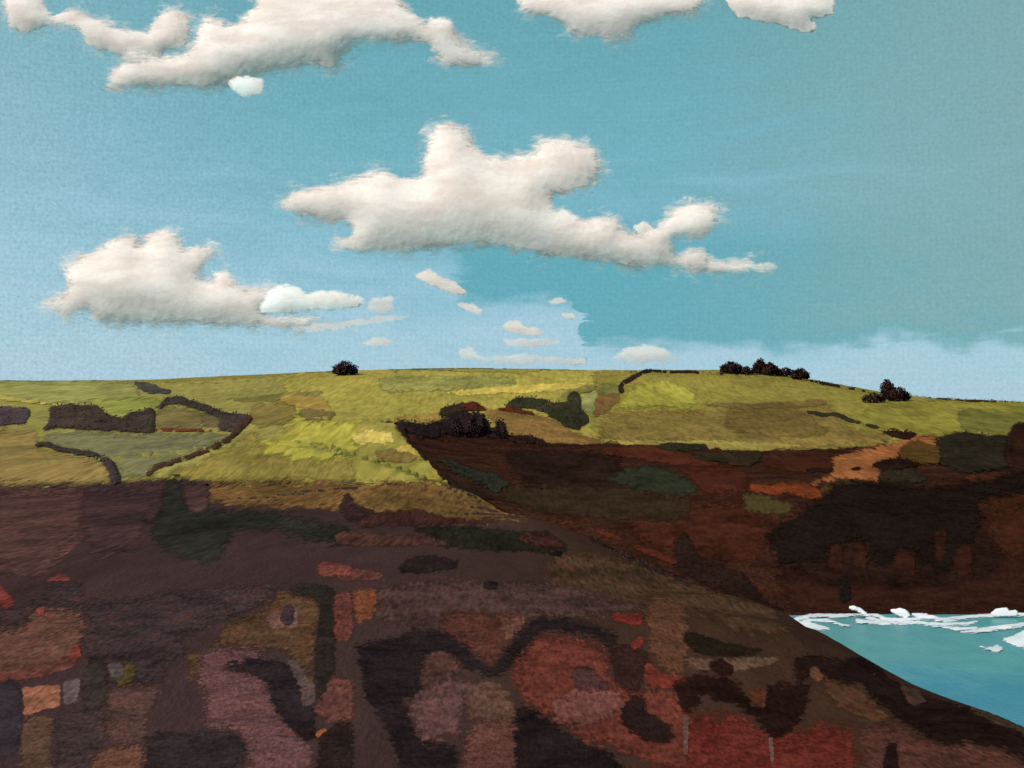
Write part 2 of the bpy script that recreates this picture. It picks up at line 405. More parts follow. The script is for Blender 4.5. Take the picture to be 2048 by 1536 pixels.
# ------------------------------------------------------------------ land and sea
def make_land():
    az = np.linspace(-.62, .62, 640)
    ds = np.concatenate([np.linspace(-140, 55, 14), np.geomspace(60, 1790, 620)])
    xs = np.tan(az)[None] * (np.maximum(ds, 0)[:, None] + 160)
    yy = np.repeat(ds[:, None], len(az), 1)
    zz = ground(xs, yy)
    n, m = zz.shape
    V = np.stack([xs, yy, zz], -1).reshape(-1, 3)
    i = np.arange(n - 1)[:, None] * m + np.arange(m - 1)[None]
    Fq = np.stack([i, i + 1, i + m + 1, i + m], -1).reshape(-1, 4)
    m_ = bpy.data.materials.new('heath_soil'); m_.use_nodes = True
    t = NT(m_.node_tree); b = t.n['Principled BSDF']
    pos = t.n.new('ShaderNodeNewGeometry').outputs['Position']
    sep = t.n.new('ShaderNodeSeparateXYZ'); t.put(sep.inputs[0], pos)
    E = np.array(E_SUN)
    k = lambda c: tuple(np.array(lin(c)) / E)
    near = t.mix(t.step(sep.outputs[0], -26, 22), k((66, 50, 52)), k((64, 46, 38)))  # cloud shade put into the dark soil colour, glare into its purple left
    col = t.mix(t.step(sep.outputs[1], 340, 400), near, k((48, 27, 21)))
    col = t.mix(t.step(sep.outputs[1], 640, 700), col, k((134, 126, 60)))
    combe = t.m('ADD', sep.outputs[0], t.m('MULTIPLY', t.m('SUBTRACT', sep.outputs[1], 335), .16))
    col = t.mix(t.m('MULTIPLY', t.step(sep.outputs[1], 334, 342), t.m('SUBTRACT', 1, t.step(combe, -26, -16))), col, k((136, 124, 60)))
    nz = t.noise(t.scale(pos, (1, .2, .8)), .35, 4, .65, .5); fz = t.noise(t.scale(pos, (1, .3, 1)), 3.0, 2, .6); bz = t.noise(t.scale(pos, (1, .3, .6)), .05, 3, .6)
    g = t.m('ADD', t.m('ADD', -.10, t.m('MULTIPLY', nz, .8)), t.m('ADD', t.m('MULTIPLY', fz, .6), t.m('MULTIPLY', bz, .8)))
    comb = t.n.new('ShaderNodeCombineXYZ')
    for q in range(3): t.put(comb.inputs[q], g)
    t.put(b.inputs['Base Color'], t.mix(1.0, col, comb.outputs[0], 'MULTIPLY'))
    b.inputs['Roughness'].default_value = 1; b.inputs['Specular IOR Level'].default_value = 0
    bn = t.n.new('ShaderNodeBump'); bn.inputs['Strength'].default_value = .5; bn.inputs['Distance'].default_value = .25
    t.put(bn.inputs['Height'], t.m('ADD', fz, nz)); t.l.new(bn.outputs[0], b.inputs['Normal'])
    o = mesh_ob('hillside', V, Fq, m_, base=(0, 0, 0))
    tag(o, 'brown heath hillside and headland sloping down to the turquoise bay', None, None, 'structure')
make_land()

def make_sea():
    xs = np.concatenate([[-20000, -6000, -2000], np.linspace(-60, 460, 210), [700, 1500, 4000, 9000, 25000]])
    ys = np.concatenate([[-9000, -2000, -400], np.linspace(100, 470, 210), [700, 1500, 4200, 12000, 40000]])
    xx, yy = np.meshgrid(xs, ys)
    zz = ((fbm(xx / 9, yy / 16, 5, 3) - .5) * .5 + (fbm(xx / 26, yy / 22, 6, 2) - .5) * .7) * ((xx > -60) & (xx < 460) & (yy > 100) & (yy < 470))
    n, m = zz.shape
    V = np.stack([xx, yy, zz], -1).reshape(-1, 3)
    i = np.arange(n - 1)[:, None] * m + np.arange(m - 1)[None]
    Fq = np.stack([i, i + 1, i + m + 1, i + m], -1).reshape(-1, 4)
    m_ = bpy.data.materials.new('sea_water'); m_.use_nodes = True
    t = NT(m_.node_tree); b = t.n['Principled BSDF']
    pos = t.n.new('ShaderNodeNewGeometry').outputs['Position']
    sep = t.n.new('ShaderNodeSeparateXYZ'); t.put(sep.inputs[0], pos)
    nz = t.noise(t.scale(pos, (1, .55, 1)), .030, 4, .6, .8); n2 = t.noise(t.scale(pos, (1, .6, 1)), .14, 4, .65, .5)
    k = lambda c, f=1.15: tuple(v / f for v in lin(c))
    w = t.m('ADD', t.m('MULTIPLY', t.m('SUBTRACT', nz, .5), 60), t.m('MULTIPLY', t.m('SUBTRACT', n2, .5), 50))
    far = t.step(t.m('ADD', sep.outputs[1], w), 290, 335)           # paler over the sandy shallows towards the cliff
    c = t.mix(far, k((64, 134, 158)), k((102, 160, 163)))
    c = t.mix(t.step(t.m('ADD', sep.outputs[0], t.m('MULTIPLY', w, .6)), 100, 150), c, t.mix(far, k((56, 136, 152)), k((90, 157, 160))))
    c = t.mix(t.m('MULTIPLY', t.step(n2, .35, .75), .4), c, k((78, 142, 162)))
    t.put(b.inputs['Base Color'], c)
    b.inputs['Roughness'].default_value = .35; b.inputs['Specular IOR Level'].default_value = .18
    bn = t.n.new('ShaderNodeBump'); bn.inputs['Strength'].default_value = .35; bn.inputs['Distance'].default_value = .6
    t.put(bn.inputs['Height'], t.noise(t.scale(pos, (1, .5, 1)), .8, 3, .6)); t.l.new(bn.outputs[0], b.inputs['Normal'])
    o = mesh_ob('sea', V, Fq, m_, base=(0, 0, 0))
    tag(o, 'turquoise sea in the bay below the headland', None, None, 'structure')
make_sea()

# ------------------------------------------------------------------ fields of the far hillside (ground)
S_ = lambda n, l: n + '||' + l
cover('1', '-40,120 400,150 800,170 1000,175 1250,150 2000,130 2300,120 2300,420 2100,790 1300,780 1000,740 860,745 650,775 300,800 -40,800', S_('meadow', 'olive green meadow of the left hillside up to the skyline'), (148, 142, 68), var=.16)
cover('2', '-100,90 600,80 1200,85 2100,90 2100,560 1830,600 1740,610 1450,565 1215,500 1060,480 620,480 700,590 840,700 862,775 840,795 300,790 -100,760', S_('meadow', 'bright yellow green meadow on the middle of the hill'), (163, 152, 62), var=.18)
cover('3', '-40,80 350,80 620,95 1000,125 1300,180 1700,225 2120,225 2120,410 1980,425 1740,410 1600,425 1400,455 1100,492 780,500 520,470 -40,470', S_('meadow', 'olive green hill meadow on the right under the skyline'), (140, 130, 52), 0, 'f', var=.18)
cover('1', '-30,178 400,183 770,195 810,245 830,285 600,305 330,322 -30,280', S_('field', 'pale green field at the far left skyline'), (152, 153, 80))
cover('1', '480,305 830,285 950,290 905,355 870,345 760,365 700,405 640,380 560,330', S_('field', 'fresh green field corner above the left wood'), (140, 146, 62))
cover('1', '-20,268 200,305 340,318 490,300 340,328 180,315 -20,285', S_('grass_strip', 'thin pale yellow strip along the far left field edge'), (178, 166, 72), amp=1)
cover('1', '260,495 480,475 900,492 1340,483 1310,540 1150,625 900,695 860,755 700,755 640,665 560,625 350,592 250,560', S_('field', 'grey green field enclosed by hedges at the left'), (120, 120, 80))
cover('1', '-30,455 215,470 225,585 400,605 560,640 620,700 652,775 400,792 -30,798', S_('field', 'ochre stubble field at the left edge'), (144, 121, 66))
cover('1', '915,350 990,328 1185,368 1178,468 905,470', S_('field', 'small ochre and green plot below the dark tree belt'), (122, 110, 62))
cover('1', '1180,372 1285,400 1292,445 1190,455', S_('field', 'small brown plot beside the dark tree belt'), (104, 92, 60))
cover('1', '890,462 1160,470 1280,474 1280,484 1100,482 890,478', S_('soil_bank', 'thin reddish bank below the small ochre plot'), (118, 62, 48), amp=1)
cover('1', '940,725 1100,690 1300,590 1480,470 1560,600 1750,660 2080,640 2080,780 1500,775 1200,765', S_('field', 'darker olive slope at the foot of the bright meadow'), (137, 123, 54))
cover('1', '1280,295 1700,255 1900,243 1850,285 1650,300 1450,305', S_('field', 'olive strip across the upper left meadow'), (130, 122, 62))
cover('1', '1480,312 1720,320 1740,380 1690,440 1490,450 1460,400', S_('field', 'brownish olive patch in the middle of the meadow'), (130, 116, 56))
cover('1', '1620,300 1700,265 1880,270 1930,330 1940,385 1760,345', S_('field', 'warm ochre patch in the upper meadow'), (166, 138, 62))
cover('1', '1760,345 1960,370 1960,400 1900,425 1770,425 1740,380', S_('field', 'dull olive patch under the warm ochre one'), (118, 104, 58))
cover('1', '1530,525 1690,500 1730,385 1800,430 1940,430 2080,420 2080,620 1800,662 1640,625 1540,600', S_('field', 'lime green patch in the bright meadow'), (174, 166, 58))
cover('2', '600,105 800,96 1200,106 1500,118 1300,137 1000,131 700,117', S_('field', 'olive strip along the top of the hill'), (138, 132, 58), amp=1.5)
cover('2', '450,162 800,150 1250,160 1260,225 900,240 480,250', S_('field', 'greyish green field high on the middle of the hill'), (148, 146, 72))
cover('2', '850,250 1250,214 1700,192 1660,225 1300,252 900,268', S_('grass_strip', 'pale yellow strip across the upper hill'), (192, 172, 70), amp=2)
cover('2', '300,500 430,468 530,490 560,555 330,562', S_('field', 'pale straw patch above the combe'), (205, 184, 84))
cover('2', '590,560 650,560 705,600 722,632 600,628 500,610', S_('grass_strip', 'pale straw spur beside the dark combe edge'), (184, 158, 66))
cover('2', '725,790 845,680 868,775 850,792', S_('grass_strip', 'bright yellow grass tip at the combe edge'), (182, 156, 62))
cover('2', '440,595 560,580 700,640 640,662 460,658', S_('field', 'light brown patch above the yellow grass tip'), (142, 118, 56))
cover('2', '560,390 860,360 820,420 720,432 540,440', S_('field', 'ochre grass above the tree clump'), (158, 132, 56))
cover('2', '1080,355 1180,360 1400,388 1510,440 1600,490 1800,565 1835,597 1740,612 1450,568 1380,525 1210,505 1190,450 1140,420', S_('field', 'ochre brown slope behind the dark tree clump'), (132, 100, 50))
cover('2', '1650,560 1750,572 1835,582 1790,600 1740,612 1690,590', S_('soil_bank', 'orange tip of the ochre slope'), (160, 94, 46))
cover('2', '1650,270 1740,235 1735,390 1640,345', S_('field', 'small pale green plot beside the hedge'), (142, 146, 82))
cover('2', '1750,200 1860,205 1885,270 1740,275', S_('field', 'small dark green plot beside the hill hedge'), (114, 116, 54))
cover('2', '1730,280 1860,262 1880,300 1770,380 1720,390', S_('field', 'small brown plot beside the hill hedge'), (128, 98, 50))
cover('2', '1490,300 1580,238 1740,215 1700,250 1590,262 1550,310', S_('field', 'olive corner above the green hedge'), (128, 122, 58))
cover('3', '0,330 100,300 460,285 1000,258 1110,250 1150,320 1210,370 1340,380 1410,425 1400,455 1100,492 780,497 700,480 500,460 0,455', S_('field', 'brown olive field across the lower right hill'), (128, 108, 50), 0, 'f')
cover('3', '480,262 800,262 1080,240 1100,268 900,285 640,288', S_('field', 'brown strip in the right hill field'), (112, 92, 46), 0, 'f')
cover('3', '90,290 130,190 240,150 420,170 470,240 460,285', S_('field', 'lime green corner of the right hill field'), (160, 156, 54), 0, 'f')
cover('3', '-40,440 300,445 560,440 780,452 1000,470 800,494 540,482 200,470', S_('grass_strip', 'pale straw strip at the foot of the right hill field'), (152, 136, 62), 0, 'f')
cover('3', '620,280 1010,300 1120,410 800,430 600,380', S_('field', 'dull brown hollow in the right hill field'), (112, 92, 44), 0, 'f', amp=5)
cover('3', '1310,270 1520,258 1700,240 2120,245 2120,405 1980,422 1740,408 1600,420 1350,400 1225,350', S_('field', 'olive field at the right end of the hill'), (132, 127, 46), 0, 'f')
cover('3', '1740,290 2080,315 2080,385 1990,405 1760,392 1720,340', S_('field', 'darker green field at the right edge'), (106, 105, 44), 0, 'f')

# ------------------------------------------------------------------ slopes of the combe and the sea cliff (ground)
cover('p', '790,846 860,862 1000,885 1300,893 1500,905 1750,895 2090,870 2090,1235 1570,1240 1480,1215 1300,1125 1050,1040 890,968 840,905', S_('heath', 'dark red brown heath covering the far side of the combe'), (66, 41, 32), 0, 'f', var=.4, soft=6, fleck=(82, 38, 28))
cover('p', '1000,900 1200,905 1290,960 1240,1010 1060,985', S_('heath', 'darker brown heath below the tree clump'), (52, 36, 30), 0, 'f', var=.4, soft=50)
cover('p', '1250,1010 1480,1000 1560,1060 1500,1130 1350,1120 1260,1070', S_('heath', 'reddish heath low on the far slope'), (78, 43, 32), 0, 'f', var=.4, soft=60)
cover('3', '0,500 60,478 280,470 600,555 480,565 300,545 100,520', S_('bracken_bank', 'rust red bank under the straw strip'), (98, 52, 38), 0, 'f')
cover('3', '370,570 700,565 725,640 700,690 490,692 420,600', S_('bracken_bank', 'red brown bank in the middle of the far slope'), (88, 46, 36), 0, 'f')
cover('3', '820,512 1110,508 1140,575 980,592 780,565', S_('bracken_bank', 'dark maroon bank left of the orange bracken'), (80, 44, 32), 0, 'f')
cover('3', '1118,522 1300,480 1430,452 1510,415 1620,418 1632,470 1560,560 1340,575 1350,642 1280,632 1100,642 1010,652 1130,592', S_('bracken_bank', 'orange bracken bank on the right slope'), (146, 86, 46), 0, 'f', var=.35, soft=34)
cover('3', '715,640 790,655 1000,640 1092,700 1040,722 960,700 880,688 870,712 720,678', S_('bracken_bank', 'orange bracken streak below the maroon bank'), (132, 66, 38), 0, 'f', var=.4, soft=26)
cover('3', '690,695 760,698 930,745 920,792 800,802 715,780', S_('grass_bank', 'olive grass patch below the orange streak'), (82, 74, 44), 0, 'f')
cover('3', '10,620 200,570 265,560 400,610 492,692 330,708 150,668', S_('grass_bank', 'dark green leaf shaped patch on the far slope'), (56, 62, 46), 0, 'f')
cover('3', '1850,700 2120,690 2120,900 1880,900', S_('bracken_bank', 'rusty brown bank at the right edge'), (76, 43, 28), 0, 'f')
cover('3', '1760,612 1900,598 2120,590 2120,645 1980,650 1780,640', S_('bracken_bank', 'red brown strip under the dark wood'), (86, 48, 32), 0, 'f')
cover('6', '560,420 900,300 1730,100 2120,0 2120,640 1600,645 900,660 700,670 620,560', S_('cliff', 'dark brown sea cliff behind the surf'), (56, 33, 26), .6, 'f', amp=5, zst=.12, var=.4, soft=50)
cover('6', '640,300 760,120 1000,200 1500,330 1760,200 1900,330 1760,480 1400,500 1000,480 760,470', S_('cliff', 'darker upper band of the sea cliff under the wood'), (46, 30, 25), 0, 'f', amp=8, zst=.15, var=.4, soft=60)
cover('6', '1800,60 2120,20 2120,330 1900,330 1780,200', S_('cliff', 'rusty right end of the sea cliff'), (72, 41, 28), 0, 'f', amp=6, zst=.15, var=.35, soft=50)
cover('5', '650,60 900,60 1500,80 1835,120 1835,250 1400,240 1000,190', S_('grass_bank', 'dark olive bank in the combe'), (62, 48, 36), 0, 'f', amp=5)

# ------------------------------------------------------------------ the near headland (ground)
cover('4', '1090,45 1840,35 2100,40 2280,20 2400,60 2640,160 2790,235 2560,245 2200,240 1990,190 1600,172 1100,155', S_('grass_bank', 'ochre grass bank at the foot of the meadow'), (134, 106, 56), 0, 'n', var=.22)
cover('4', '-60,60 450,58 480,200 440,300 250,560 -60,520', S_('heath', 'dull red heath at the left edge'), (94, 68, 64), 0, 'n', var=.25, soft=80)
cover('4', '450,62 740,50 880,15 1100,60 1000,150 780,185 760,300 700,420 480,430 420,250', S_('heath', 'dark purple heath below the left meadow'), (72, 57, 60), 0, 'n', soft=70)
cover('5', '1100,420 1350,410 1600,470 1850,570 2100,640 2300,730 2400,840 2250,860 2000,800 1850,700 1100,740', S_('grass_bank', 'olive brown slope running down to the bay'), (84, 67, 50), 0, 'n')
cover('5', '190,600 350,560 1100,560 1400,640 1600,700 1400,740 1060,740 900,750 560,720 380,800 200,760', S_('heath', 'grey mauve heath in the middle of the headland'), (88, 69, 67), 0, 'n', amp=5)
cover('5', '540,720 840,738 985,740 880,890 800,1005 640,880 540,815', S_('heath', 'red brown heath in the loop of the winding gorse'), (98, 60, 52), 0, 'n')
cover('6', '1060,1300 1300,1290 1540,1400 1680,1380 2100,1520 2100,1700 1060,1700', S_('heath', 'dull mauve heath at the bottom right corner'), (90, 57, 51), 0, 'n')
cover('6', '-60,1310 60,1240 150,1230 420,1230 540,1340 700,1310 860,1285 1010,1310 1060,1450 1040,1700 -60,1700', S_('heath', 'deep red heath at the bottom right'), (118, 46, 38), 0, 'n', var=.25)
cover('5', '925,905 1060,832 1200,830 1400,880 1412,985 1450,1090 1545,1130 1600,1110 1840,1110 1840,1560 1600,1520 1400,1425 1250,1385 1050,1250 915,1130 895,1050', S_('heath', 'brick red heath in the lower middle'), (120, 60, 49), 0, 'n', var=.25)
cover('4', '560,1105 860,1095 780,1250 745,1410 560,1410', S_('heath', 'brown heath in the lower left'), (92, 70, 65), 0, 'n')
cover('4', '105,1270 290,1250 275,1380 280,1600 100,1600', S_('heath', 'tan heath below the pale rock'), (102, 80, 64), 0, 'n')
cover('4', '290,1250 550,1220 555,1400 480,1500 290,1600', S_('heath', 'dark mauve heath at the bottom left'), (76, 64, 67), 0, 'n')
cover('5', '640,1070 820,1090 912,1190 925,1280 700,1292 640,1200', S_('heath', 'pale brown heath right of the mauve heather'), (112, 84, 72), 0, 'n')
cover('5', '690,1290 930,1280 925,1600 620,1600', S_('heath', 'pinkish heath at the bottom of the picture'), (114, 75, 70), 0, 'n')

# ------------------------------------------------------------------ woods, hedges and scrub of the far land (things)
HG = 'hedges between the left fields'
cover('1', '285,330 560,330 635,385 710,405 760,370 830,372 870,345 910,362 897,492 790,490 650,475 480,470 300,455 232,492 290,400', 'wood|wood|long dark wood above the grey green field at the left', (70, 59, 55), 3, leaves=1.2)
cover('1', '-40,332 180,345 150,440 -40,450', 'wood|wood|small dark purple wood at the left edge of the picture', (84, 71, 74), 3, leaves=1.0)
cover('1', '770,196 900,198 932,230 1005,242 1000,262 940,262 880,265 820,240', 'copse|copse|small dark copse touching the skyline at the left', (76, 74, 72), 2, leaves=1.0, leaf=2.5)
cover('1', '975,275 1060,278 1200,320 1300,365 1440,385 1462,405 1390,482 1270,480 1285,405 1180,365 1100,340 990,322 935,352 900,352', 'tree_belt|tree belt|dark tree belt slanting right above the small ochre plot', (66, 58, 55), 3, leaves=1.2)
cover('1', '205,570 270,555 350,590 440,602 530,612 590,645 640,670 660,755', 'hedge|hedge|knotty dark hedge between ochre and grey green fields', (64, 56, 52), 2, width=6, group=HG, leaves=1.5, leaf=2.5)
cover('1', '1460,400 1395,480 1310,545 1200,592 1050,652 900,692 855,745', 'hedge|hedge|thin slanting hedge along the right of the grey green field', (72, 52, 44), 2, width=5.5, group=HG, leaves=1.5, leaf=2.5)
cover('1', '590,650 640,650 690,730 700,775 650,790 640,720', 'bush|bush|dark bush where the two left field hedges end', (72, 62, 66), 3, leaves=1.5)
cover('2', '795,378 840,340 920,320 1010,308 1050,345 960,368 900,395 830,385', 'copse|copse|dark copse just above the jagged tree clump', (66, 54, 46), 3, leaves=1.2)
cover('2', '945,330 1030,312 1095,340 1085,355 960,362', 'scrub_patch|scrub|small maroon scrub patch beside the upper copse', (100, 52, 40), 1, leaves=.8, leaf=2.5)
cover('2', '1190,340 1240,285 1340,283 1430,290 1480,315 1560,310 1580,258 1640,258 1642,350 1690,400 1685,435 1640,450 1632,487 1580,472 1500,420 1440,375 1330,345 1180,352', 'hedgerow|hedgerow|thick dark green hedgerow stepping down to the right in mid hill', (68, 68, 50), 3, leaves=1.2)
cover('2', '1155,345 1260,350 1385,378 1370,388 1150,357', 'scrub_patch|scrub|thin rusty scrub strip under the green hedgerow', (104, 56, 40), .8, leaves=.6, leaf=2.5, amp=1.5)
cover('2', '1885,258 1870,215 1900,192 1950,168 2000,136 2060,118', 'hedge|hedge|short dark hedge climbing to the skyline beside small plots', (60, 48, 46), 1.5, width=9, leaves=1.5, leaf=2.5)
cover('3', '1000,310 1140,316 1200,340 1260,362 1345,380', 'hedge|hedge|thin dark hedge slanting down between the right fields', (64, 62, 46), 1.2, 'f', width=6, leaves=1.5, leaf=2.5)
cover('3', '130,112 230,99 400,103 600,110 760,125 600,121 400,114 230,110', 'hedge|hedge|dark hedge along the skyline left of the tree group', (66, 48, 40), 1, leaves=1.5, leaf=2.5, amp=1.5)
cover('3', '1005,143 1100,163 1290,196 1290,204 1100,174 1005,152', 'hedge|hedge|thin dark hedge on the skyline between the tree groups', (60, 42, 36), .8, leaves=1.5, leaf=2.5, amp=1)
cover('3', '1500,202 1640,228 1850,246 2100,248 2100,256 1850,254 1640,238 1500,214', 'hedge|hedge|thin dark hedge along the skyline at the far right', (76, 62, 36), .5, leaves=1.0, leaf=2.5, amp=1)
cover('2', '545,435 640,430 705,445 800,425 860,400 930,372 980,375 1050,372 1090,430 1130,462 1150,420 1190,432 1215,490 1180,522 1050,508 850,512 700,522 620,482', 'tree_clump|tree clump|dense jagged dark tree clump at the head of the combe', (54, 42, 44), 5, leaves=1.6)
cover('2', '1200,505 1300,510 1390,520 1440,545 1452,575 1380,560 1250,545', 'bush|bush|dark bushes trailing right from the jagged tree clump', (56, 40, 36), 2.5, leaves=1.4)
cover('2', '540,445 600,470 680,590 760,660 845,720 900,780 1010,830 1150,875 1060,880 930,830 860,770 820,700 720,640 620,520', 'scrub_belt|scrub|dark scrub belt down the left edge of the combe', (54, 42, 36), 2, 'f', leaves=.25)
cover('2', '790,640 900,640 960,690 1060,712 1140,722 1240,790 1150,852 1050,790 900,722', 'gorse_patch|gorse|dark green gorse patch on the combe side', (56, 58, 48), 2, 'f', leaves=.25)
cover('3', '280,472 370,455 510,465 522,490 400,502 290,492', 'gorse_patch|gorse|dark green oval gorse patch under the straw strip', (60, 58, 42), 2, 'f', leaves=.25)
cover('3', '400,512 600,500 790,500 780,530 720,572 550,542', 'gorse_patch|gorse|dark olive gorse band right of the oval patch', (64, 56, 40), 2, 'f', leaves=.25)
cover('3', '1640,432 1740,404 1850,415 1980,425 1955,520 1985,572 1900,602 1750,602 1650,562 1600,520', 'wood|wood|dark green wood beyond the orange bracken on the right', (52, 47, 38), 4, 'f', leaves=.3)
cover('3', '1980,380 2010,362 2120,350 2120,610 1985,605 1955,520', 'wood|wood|dark maroon wood cut by the right edge of the picture', (56, 35, 28), 4, 'f', leaves=.3)
cover('3', '1350,404 1420,398 1480,398 1535,415 1495,440 1440,432', 'bush|bush|single dark bush at the top of the orange bracken', (50, 32, 28), 3, 'f', leaves=1.6)
cover('3', '1425,555 1455,462 1540,440 1640,480 1650,560 1560,566', 'scrub_patch|scrub|olive scrub standing in the orange bracken', (102, 77, 40), 2, 'f', leaves=.25)
cover('3', '1305,562 1380,530 1540,552 1565,570 1400,592', 'bush|bush|long low dark bush in the orange bracken', (48, 30, 27), 2, 'f', leaves=1.4)
cover('3', '985,580 1060,570 1135,574 1130,590 1010,594', 'bush|bush|low dark dash of bush on the maroon bank', (50, 32, 28), 1, 'f', leaves=1.2, leaf=2.5)
cover('3', '1195,578 1240,565 1300,576 1235,586', 'bush|bush|tiny dark bush at the left of the orange bracken', (50, 32, 30), 1, 'f', leaves=1.2, leaf=2.5)
cover('3', '1340,610 1400,590 1500,590 1590,610 1560,650 1360,650', 'gorse_patch|gorse|dark green gorse below the long low bush', (56, 50, 38), 2, 'f', leaves=.25)
cover('3', '1060,692 1080,650 1180,630 1320,640 1310,672 1160,682 1100,712', 'scrub_patch|scrub|olive scrub above the large dark cliff wood', (88, 70, 42), 1.5, 'f', leaves=.8)
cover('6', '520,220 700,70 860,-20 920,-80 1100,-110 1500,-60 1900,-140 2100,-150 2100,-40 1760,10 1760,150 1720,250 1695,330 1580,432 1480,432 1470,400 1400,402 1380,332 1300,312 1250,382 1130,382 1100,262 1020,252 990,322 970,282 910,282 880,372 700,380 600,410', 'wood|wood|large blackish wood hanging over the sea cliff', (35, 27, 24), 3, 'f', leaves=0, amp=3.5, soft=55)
cover('6', '1492,190 1560,190 1552,350 1500,385', 'scrub_patch|scrub|upright rusty scrub strip in the blackish cliff wood', (58, 33, 25), .5, 'f', leaves=0)
cover('6', '885,430 900,290 935,268 970,282 965,340 950,430', S_('cliff', 'rusty column of cliff below the blackish wood, leftmost'), (58, 33, 25), 0, 'f', var=.4, soft=20)
cover('6', '1250,440 1265,330 1310,300 1385,325 1390,440', S_('cliff', 'broad rusty column of cliff below the blackish wood'), (57, 32, 25), 0, 'f', var=.4, soft=22)
cover('6', '1020,400 1025,255 1100,258 1110,400', S_('cliff', 'faint rusty column of cliff, second below the wood'), (54, 31, 24), 0, 'f', var=.4, soft=22)
cover('6', '1590,440 1620,300 1690,260 1720,330 1700,440', S_('cliff', 'rusty column of cliff at the right end of the blackish wood'), (57, 32, 25), 0, 'f', var=.4, soft=22)
cover('6', '955,450 1010,500 1022,592 950,592', 'bush|bush|small black bush at the foot of the sea cliff', (34, 29, 29), 2, 'f', leaves=1.2)
cover('6', '0,250 60,180 150,330 420,430 500,560 640,640 560,640 340,560 0,410', 'scrub_belt|scrub|dark scrub belt in the mouth of the combe', (50, 34, 30), 2, 'f', leaves=.2)
cover('5', '1300,312 1400,318 1520,362 1610,440 1780,500 1850,545 1840,560 1650,490 1540,430 1420,370', 'scrub_belt|scrub|thin dark scrub fringe on the lip of the headland', (52, 42, 40), 1.2, 'n', leaves=1.2, leaf=4)
cover('5', '1540,378 1640,398 1775,462 1770,478 1640,425 1545,395', 'bracken_patch|bracken|thin orange bracken streak behind the lip of the headland', (98, 48, 36), .3, 'f', leaves=.5, leaf=2.5)
cover('5', '1325,294 1400,300 1485,342 1470,350 1390,318', 'bracken_patch|bracken|thin orange bracken streak at the top of the headland lip', (102, 50, 36), .3, 'f', leaves=.5, leaf=2.5)

# ------------------------------------------------------------------ heather, bracken and rocks of the near headland (things)
N = lambda z, t, what, rgb, h=2.0, **k: cover(z, t, what, rgb, h, 'n', leaves=0 * k.pop('leaves', 0), leaf=k.pop('leaf', 4.5), **k)
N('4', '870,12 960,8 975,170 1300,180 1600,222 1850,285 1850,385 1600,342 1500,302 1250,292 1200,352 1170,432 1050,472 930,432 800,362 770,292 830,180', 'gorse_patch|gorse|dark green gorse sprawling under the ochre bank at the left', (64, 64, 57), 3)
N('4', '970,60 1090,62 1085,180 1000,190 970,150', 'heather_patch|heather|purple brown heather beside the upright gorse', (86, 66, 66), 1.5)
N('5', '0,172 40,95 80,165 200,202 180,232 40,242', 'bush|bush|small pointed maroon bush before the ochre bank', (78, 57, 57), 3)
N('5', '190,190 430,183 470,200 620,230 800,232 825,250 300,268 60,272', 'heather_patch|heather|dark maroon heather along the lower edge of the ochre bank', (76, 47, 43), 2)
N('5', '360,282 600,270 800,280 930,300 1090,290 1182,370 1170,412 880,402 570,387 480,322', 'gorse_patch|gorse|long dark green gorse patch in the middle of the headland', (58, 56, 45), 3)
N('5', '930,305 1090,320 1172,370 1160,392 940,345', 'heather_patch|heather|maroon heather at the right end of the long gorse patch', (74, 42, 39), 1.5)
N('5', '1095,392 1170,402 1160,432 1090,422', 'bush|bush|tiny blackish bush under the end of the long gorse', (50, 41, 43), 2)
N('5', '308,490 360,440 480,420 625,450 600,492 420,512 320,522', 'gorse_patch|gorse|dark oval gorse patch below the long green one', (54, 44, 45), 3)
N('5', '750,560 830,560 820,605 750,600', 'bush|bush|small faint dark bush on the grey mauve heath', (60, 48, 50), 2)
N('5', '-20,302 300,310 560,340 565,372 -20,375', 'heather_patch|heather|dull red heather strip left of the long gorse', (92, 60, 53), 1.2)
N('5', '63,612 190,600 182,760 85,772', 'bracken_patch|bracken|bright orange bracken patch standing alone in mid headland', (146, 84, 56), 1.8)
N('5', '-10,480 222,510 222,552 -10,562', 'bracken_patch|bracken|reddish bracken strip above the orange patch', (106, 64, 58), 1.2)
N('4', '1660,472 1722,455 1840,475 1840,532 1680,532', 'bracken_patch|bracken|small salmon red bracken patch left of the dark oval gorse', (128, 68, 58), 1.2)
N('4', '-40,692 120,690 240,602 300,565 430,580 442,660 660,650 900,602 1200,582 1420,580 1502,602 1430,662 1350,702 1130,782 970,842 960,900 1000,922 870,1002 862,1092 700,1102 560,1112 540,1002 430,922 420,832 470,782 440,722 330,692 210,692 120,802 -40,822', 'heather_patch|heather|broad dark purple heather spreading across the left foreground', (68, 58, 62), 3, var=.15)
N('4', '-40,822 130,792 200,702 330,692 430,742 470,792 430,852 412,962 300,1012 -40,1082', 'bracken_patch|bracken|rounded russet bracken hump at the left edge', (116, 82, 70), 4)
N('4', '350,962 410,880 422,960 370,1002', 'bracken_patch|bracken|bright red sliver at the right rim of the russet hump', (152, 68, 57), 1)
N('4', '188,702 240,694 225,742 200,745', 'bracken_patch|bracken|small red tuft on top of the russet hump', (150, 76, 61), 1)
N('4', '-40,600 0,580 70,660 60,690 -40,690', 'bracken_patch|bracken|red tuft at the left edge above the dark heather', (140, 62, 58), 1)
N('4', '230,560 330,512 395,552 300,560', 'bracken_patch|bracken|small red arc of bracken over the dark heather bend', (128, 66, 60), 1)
N('4', '-40,1045 400,962 400,992 250,1052 -40,1092', 'bracken_patch|bracken|red brown bracken strip under the russet hump', (126, 77, 67), 1.2)
